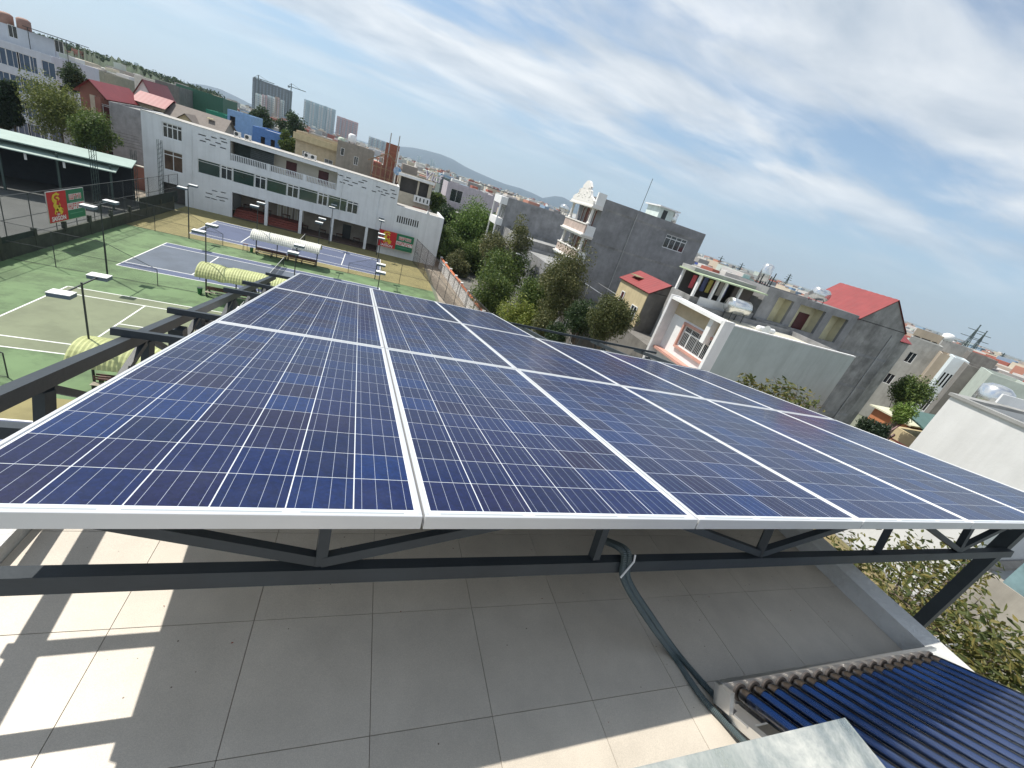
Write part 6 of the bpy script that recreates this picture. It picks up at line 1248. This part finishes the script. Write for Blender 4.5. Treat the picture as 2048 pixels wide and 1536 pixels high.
tower('white and green bay tower in front of the dark unfinished tower', (511, 524), (186, 190), None, 1150, [cw, M('tower_mint',(0.50,0.58,0.54)), cb], 3); tower('pink apartment tower in front of the dark unfinished tower', (524, 535), (189, 192), None, 1100, [cp2, cp2, cw], 3); tower('pale grey apartment tower right of the pink one', (535, 550), (190, 195), None, 1120, [cw, cb, cw], 4); tower('tan tower with a pointed top before the dark unfinished tower', (550, 560), (193, 196), None, 1080, [cbr, cbr, cp2], 2); tower('slim white tower right of the tan one', (561, 569), (199, 202), None, 1100, [cw, cw, cb], 2)
tower('white and blue green twin slab tower right of the cranes', (608, 672), (206, 220), None, 1250, [cb, cw, cb, cw], 11); tower('pink grey tower right of the white and blue green slab', (674, 717), (233, 246), None, 1200, [cp2, cp2, M('tower_lilac',(0.46,0.42,0.46))], 7); tower('pale blue grey tower behind the brick chimney', (738, 776), (273, 285), None, 1300, [cb, cw, M('tower_lilac2',(0.42,0.44,0.50))], 7)
for i, (px, yt) in enumerate(((868, 318), (872, 324), (842, 312))): tower('very faint hazy tower before the mountain, %s of three' % ('second','last','first')[i], (px-7, px), (yt, yt+3), None, 3600, [cb, cw, cb], 3)
for i, (px, yt) in enumerate(((246, 121), (268, 124))): tower('faint blue tower on the horizon left of the green wall, %s one' % ('left','right')[i], (px, px+9), (yt, yt+3), None, 2600, [cb, cb, cw], 3)
def crane(px, py, D, lab, L1, L2):
    q = atD(px, py, D); t = thing('tower_crane', lab, 'crane', (q.x, q.y, 0), 'tower cranes'); u = Vector((AX.x, AX.y, 0)).normalized(); r = 0.9
    MB().bar((q.x,q.y,0),(q.x,q.y,q.z),r*2,r*2,up=(0,1,0)).build('mast', m_mast, t); h = q.z-7
    MB().bar(Vector((q.x,q.y,h))-u*L1, Vector((q.x,q.y,h))+u*L2, r*1.4, r*1.6).build('jib', m_mast, t); MB().bar(Vector((q.x,q.y,q.z)), Vector((q.x,q.y,h))+u*L2*0.7, 0.5, 0.5).build('stay', m_mast, t); MB().bar(Vector((q.x,q.y,q.z)), Vector((q.x,q.y,h))-u*L1*0.9, 0.5, 0.5).build('stay', m_mast, t); MB().obox(Vector((q.x,q.y,h-3))-u*L1, u*4, (0,0,3), Vector((-u.y,u.x,0))*2).build('counterweight', m_mast, t)
crane(517, 150, 1340, 'tower crane on the left end of the dark unfinished tower', 10, 36); crane(583, 167, 1330, 'tower crane at the right side of the dark unfinished tower', 8, 34)
# ---- hills
def ridge(name, pts, D, depth, mat, z0=-2.0, jag=0.0, seed=1, kind=True):
    rgx = random.Random(seed); P = []
    for i in range(len(pts)-1):
        for k in range(10):
            t = k/10; P.append((pts[i][0]+(pts[i+1][0]-pts[i][0])*t, pts[i][1]+(pts[i+1][1]-pts[i][1])*t))
    P.append(pts[-1]); vs = []; fs = []; rows = 7
    for (px, py) in P:
        q = atD(px, py, D); dh = Vector((q.x-CAM.x, q.y-CAM.y, 0)).normalized(); zt = q.z + rgx.uniform(-jag, jag)
        for r in range(rows): s = r/(rows-1); vs.append((q.x-dh.x*depth*(1-s)+0, q.y-dh.y*depth*(1-s), z0+(zt-z0)*math.sin(s*math.pi/2)**1.3 + (rgx.uniform(-1,1)*jag if 0 < r < rows-1 else 0)))
    n = len(P)
    for i in range(n-1):
        for r in range(rows-1): fs.append((i*rows+r, (i+1)*rows+r, (i+1)*rows+r+1, i*rows+r+1))
    o = MB().add(vs, fs).build(name, mat, smooth=True, fix=True); struct(o); return o
m_forest = M('forest_hill', (0.035,0.055,0.025), rough=0.95, var=0.4, scale=0.05, bump=1.0, bscale=0.08); m_mtn = M('mountain_haze_blue', (0.045,0.075,0.10), rough=0.95, var=0.06, scale=0.004)  # mountain: blue of the distant haze is put into its base colour
ridge('hill', [(60,68),(100,84),(145,93),(165,98),(200,107),(246,121),(290,139),(330,156),(380,180),(430,202),(470,220)], 480, 150, m_forest, jag=1.6, seed=3)
fl_ = MB(); rgf = random.Random(9)
for k in range(700):
    t = rgf.random(); px = 75+t*370; py = 74+ (px-75)*0.325 + rgf.uniform(0, 18); q = atD(px, py, 480-rgf.uniform(0, 40)); 
    if q.z > 4: leaves(fl_, q, 34, 4.5, 0.9, rgf, squash=0.7)
stuff(tag(fl_.build('hill_forest', L_dark, origin=(0,0,0)), 'dark forest covering the hill on the left skyline', 'forest'))
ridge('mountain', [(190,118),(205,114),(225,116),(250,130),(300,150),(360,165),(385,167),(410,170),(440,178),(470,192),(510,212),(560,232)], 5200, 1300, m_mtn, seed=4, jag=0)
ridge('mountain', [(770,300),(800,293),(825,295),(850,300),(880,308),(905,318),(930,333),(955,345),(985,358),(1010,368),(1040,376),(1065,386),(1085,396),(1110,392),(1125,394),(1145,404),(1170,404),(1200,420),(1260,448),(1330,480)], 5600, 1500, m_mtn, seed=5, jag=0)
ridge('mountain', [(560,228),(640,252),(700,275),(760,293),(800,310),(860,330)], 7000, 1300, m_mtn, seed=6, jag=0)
# ---- haze
hz = MB().box(-7600, 8200, -900, 8600, -1.06, 430).build('haze', None)
stuff(tag(hz, 'pale haze lying over the distant town and mountains', 'haze'))
hm = bpy.data.materials.new('haze_air'); hm.use_nodes = True; hm.node_tree.nodes.clear(); ho = hm.node_tree.nodes.new('ShaderNodeOutputMaterial'); pv = hm.node_tree.nodes.new('ShaderNodeVolumePrincipled')
pv.inputs['Color'].default_value = (0.70, 0.85, 1.0, 1); pv.inputs['Density'].default_value = 0.0001; pv.inputs['Anisotropy'].default_value = 0.3; hm.node_tree.links.new(pv.outputs[0], ho.inputs['Volume']); hz.data.materials.clear(); hz.data.materials.append(hm)
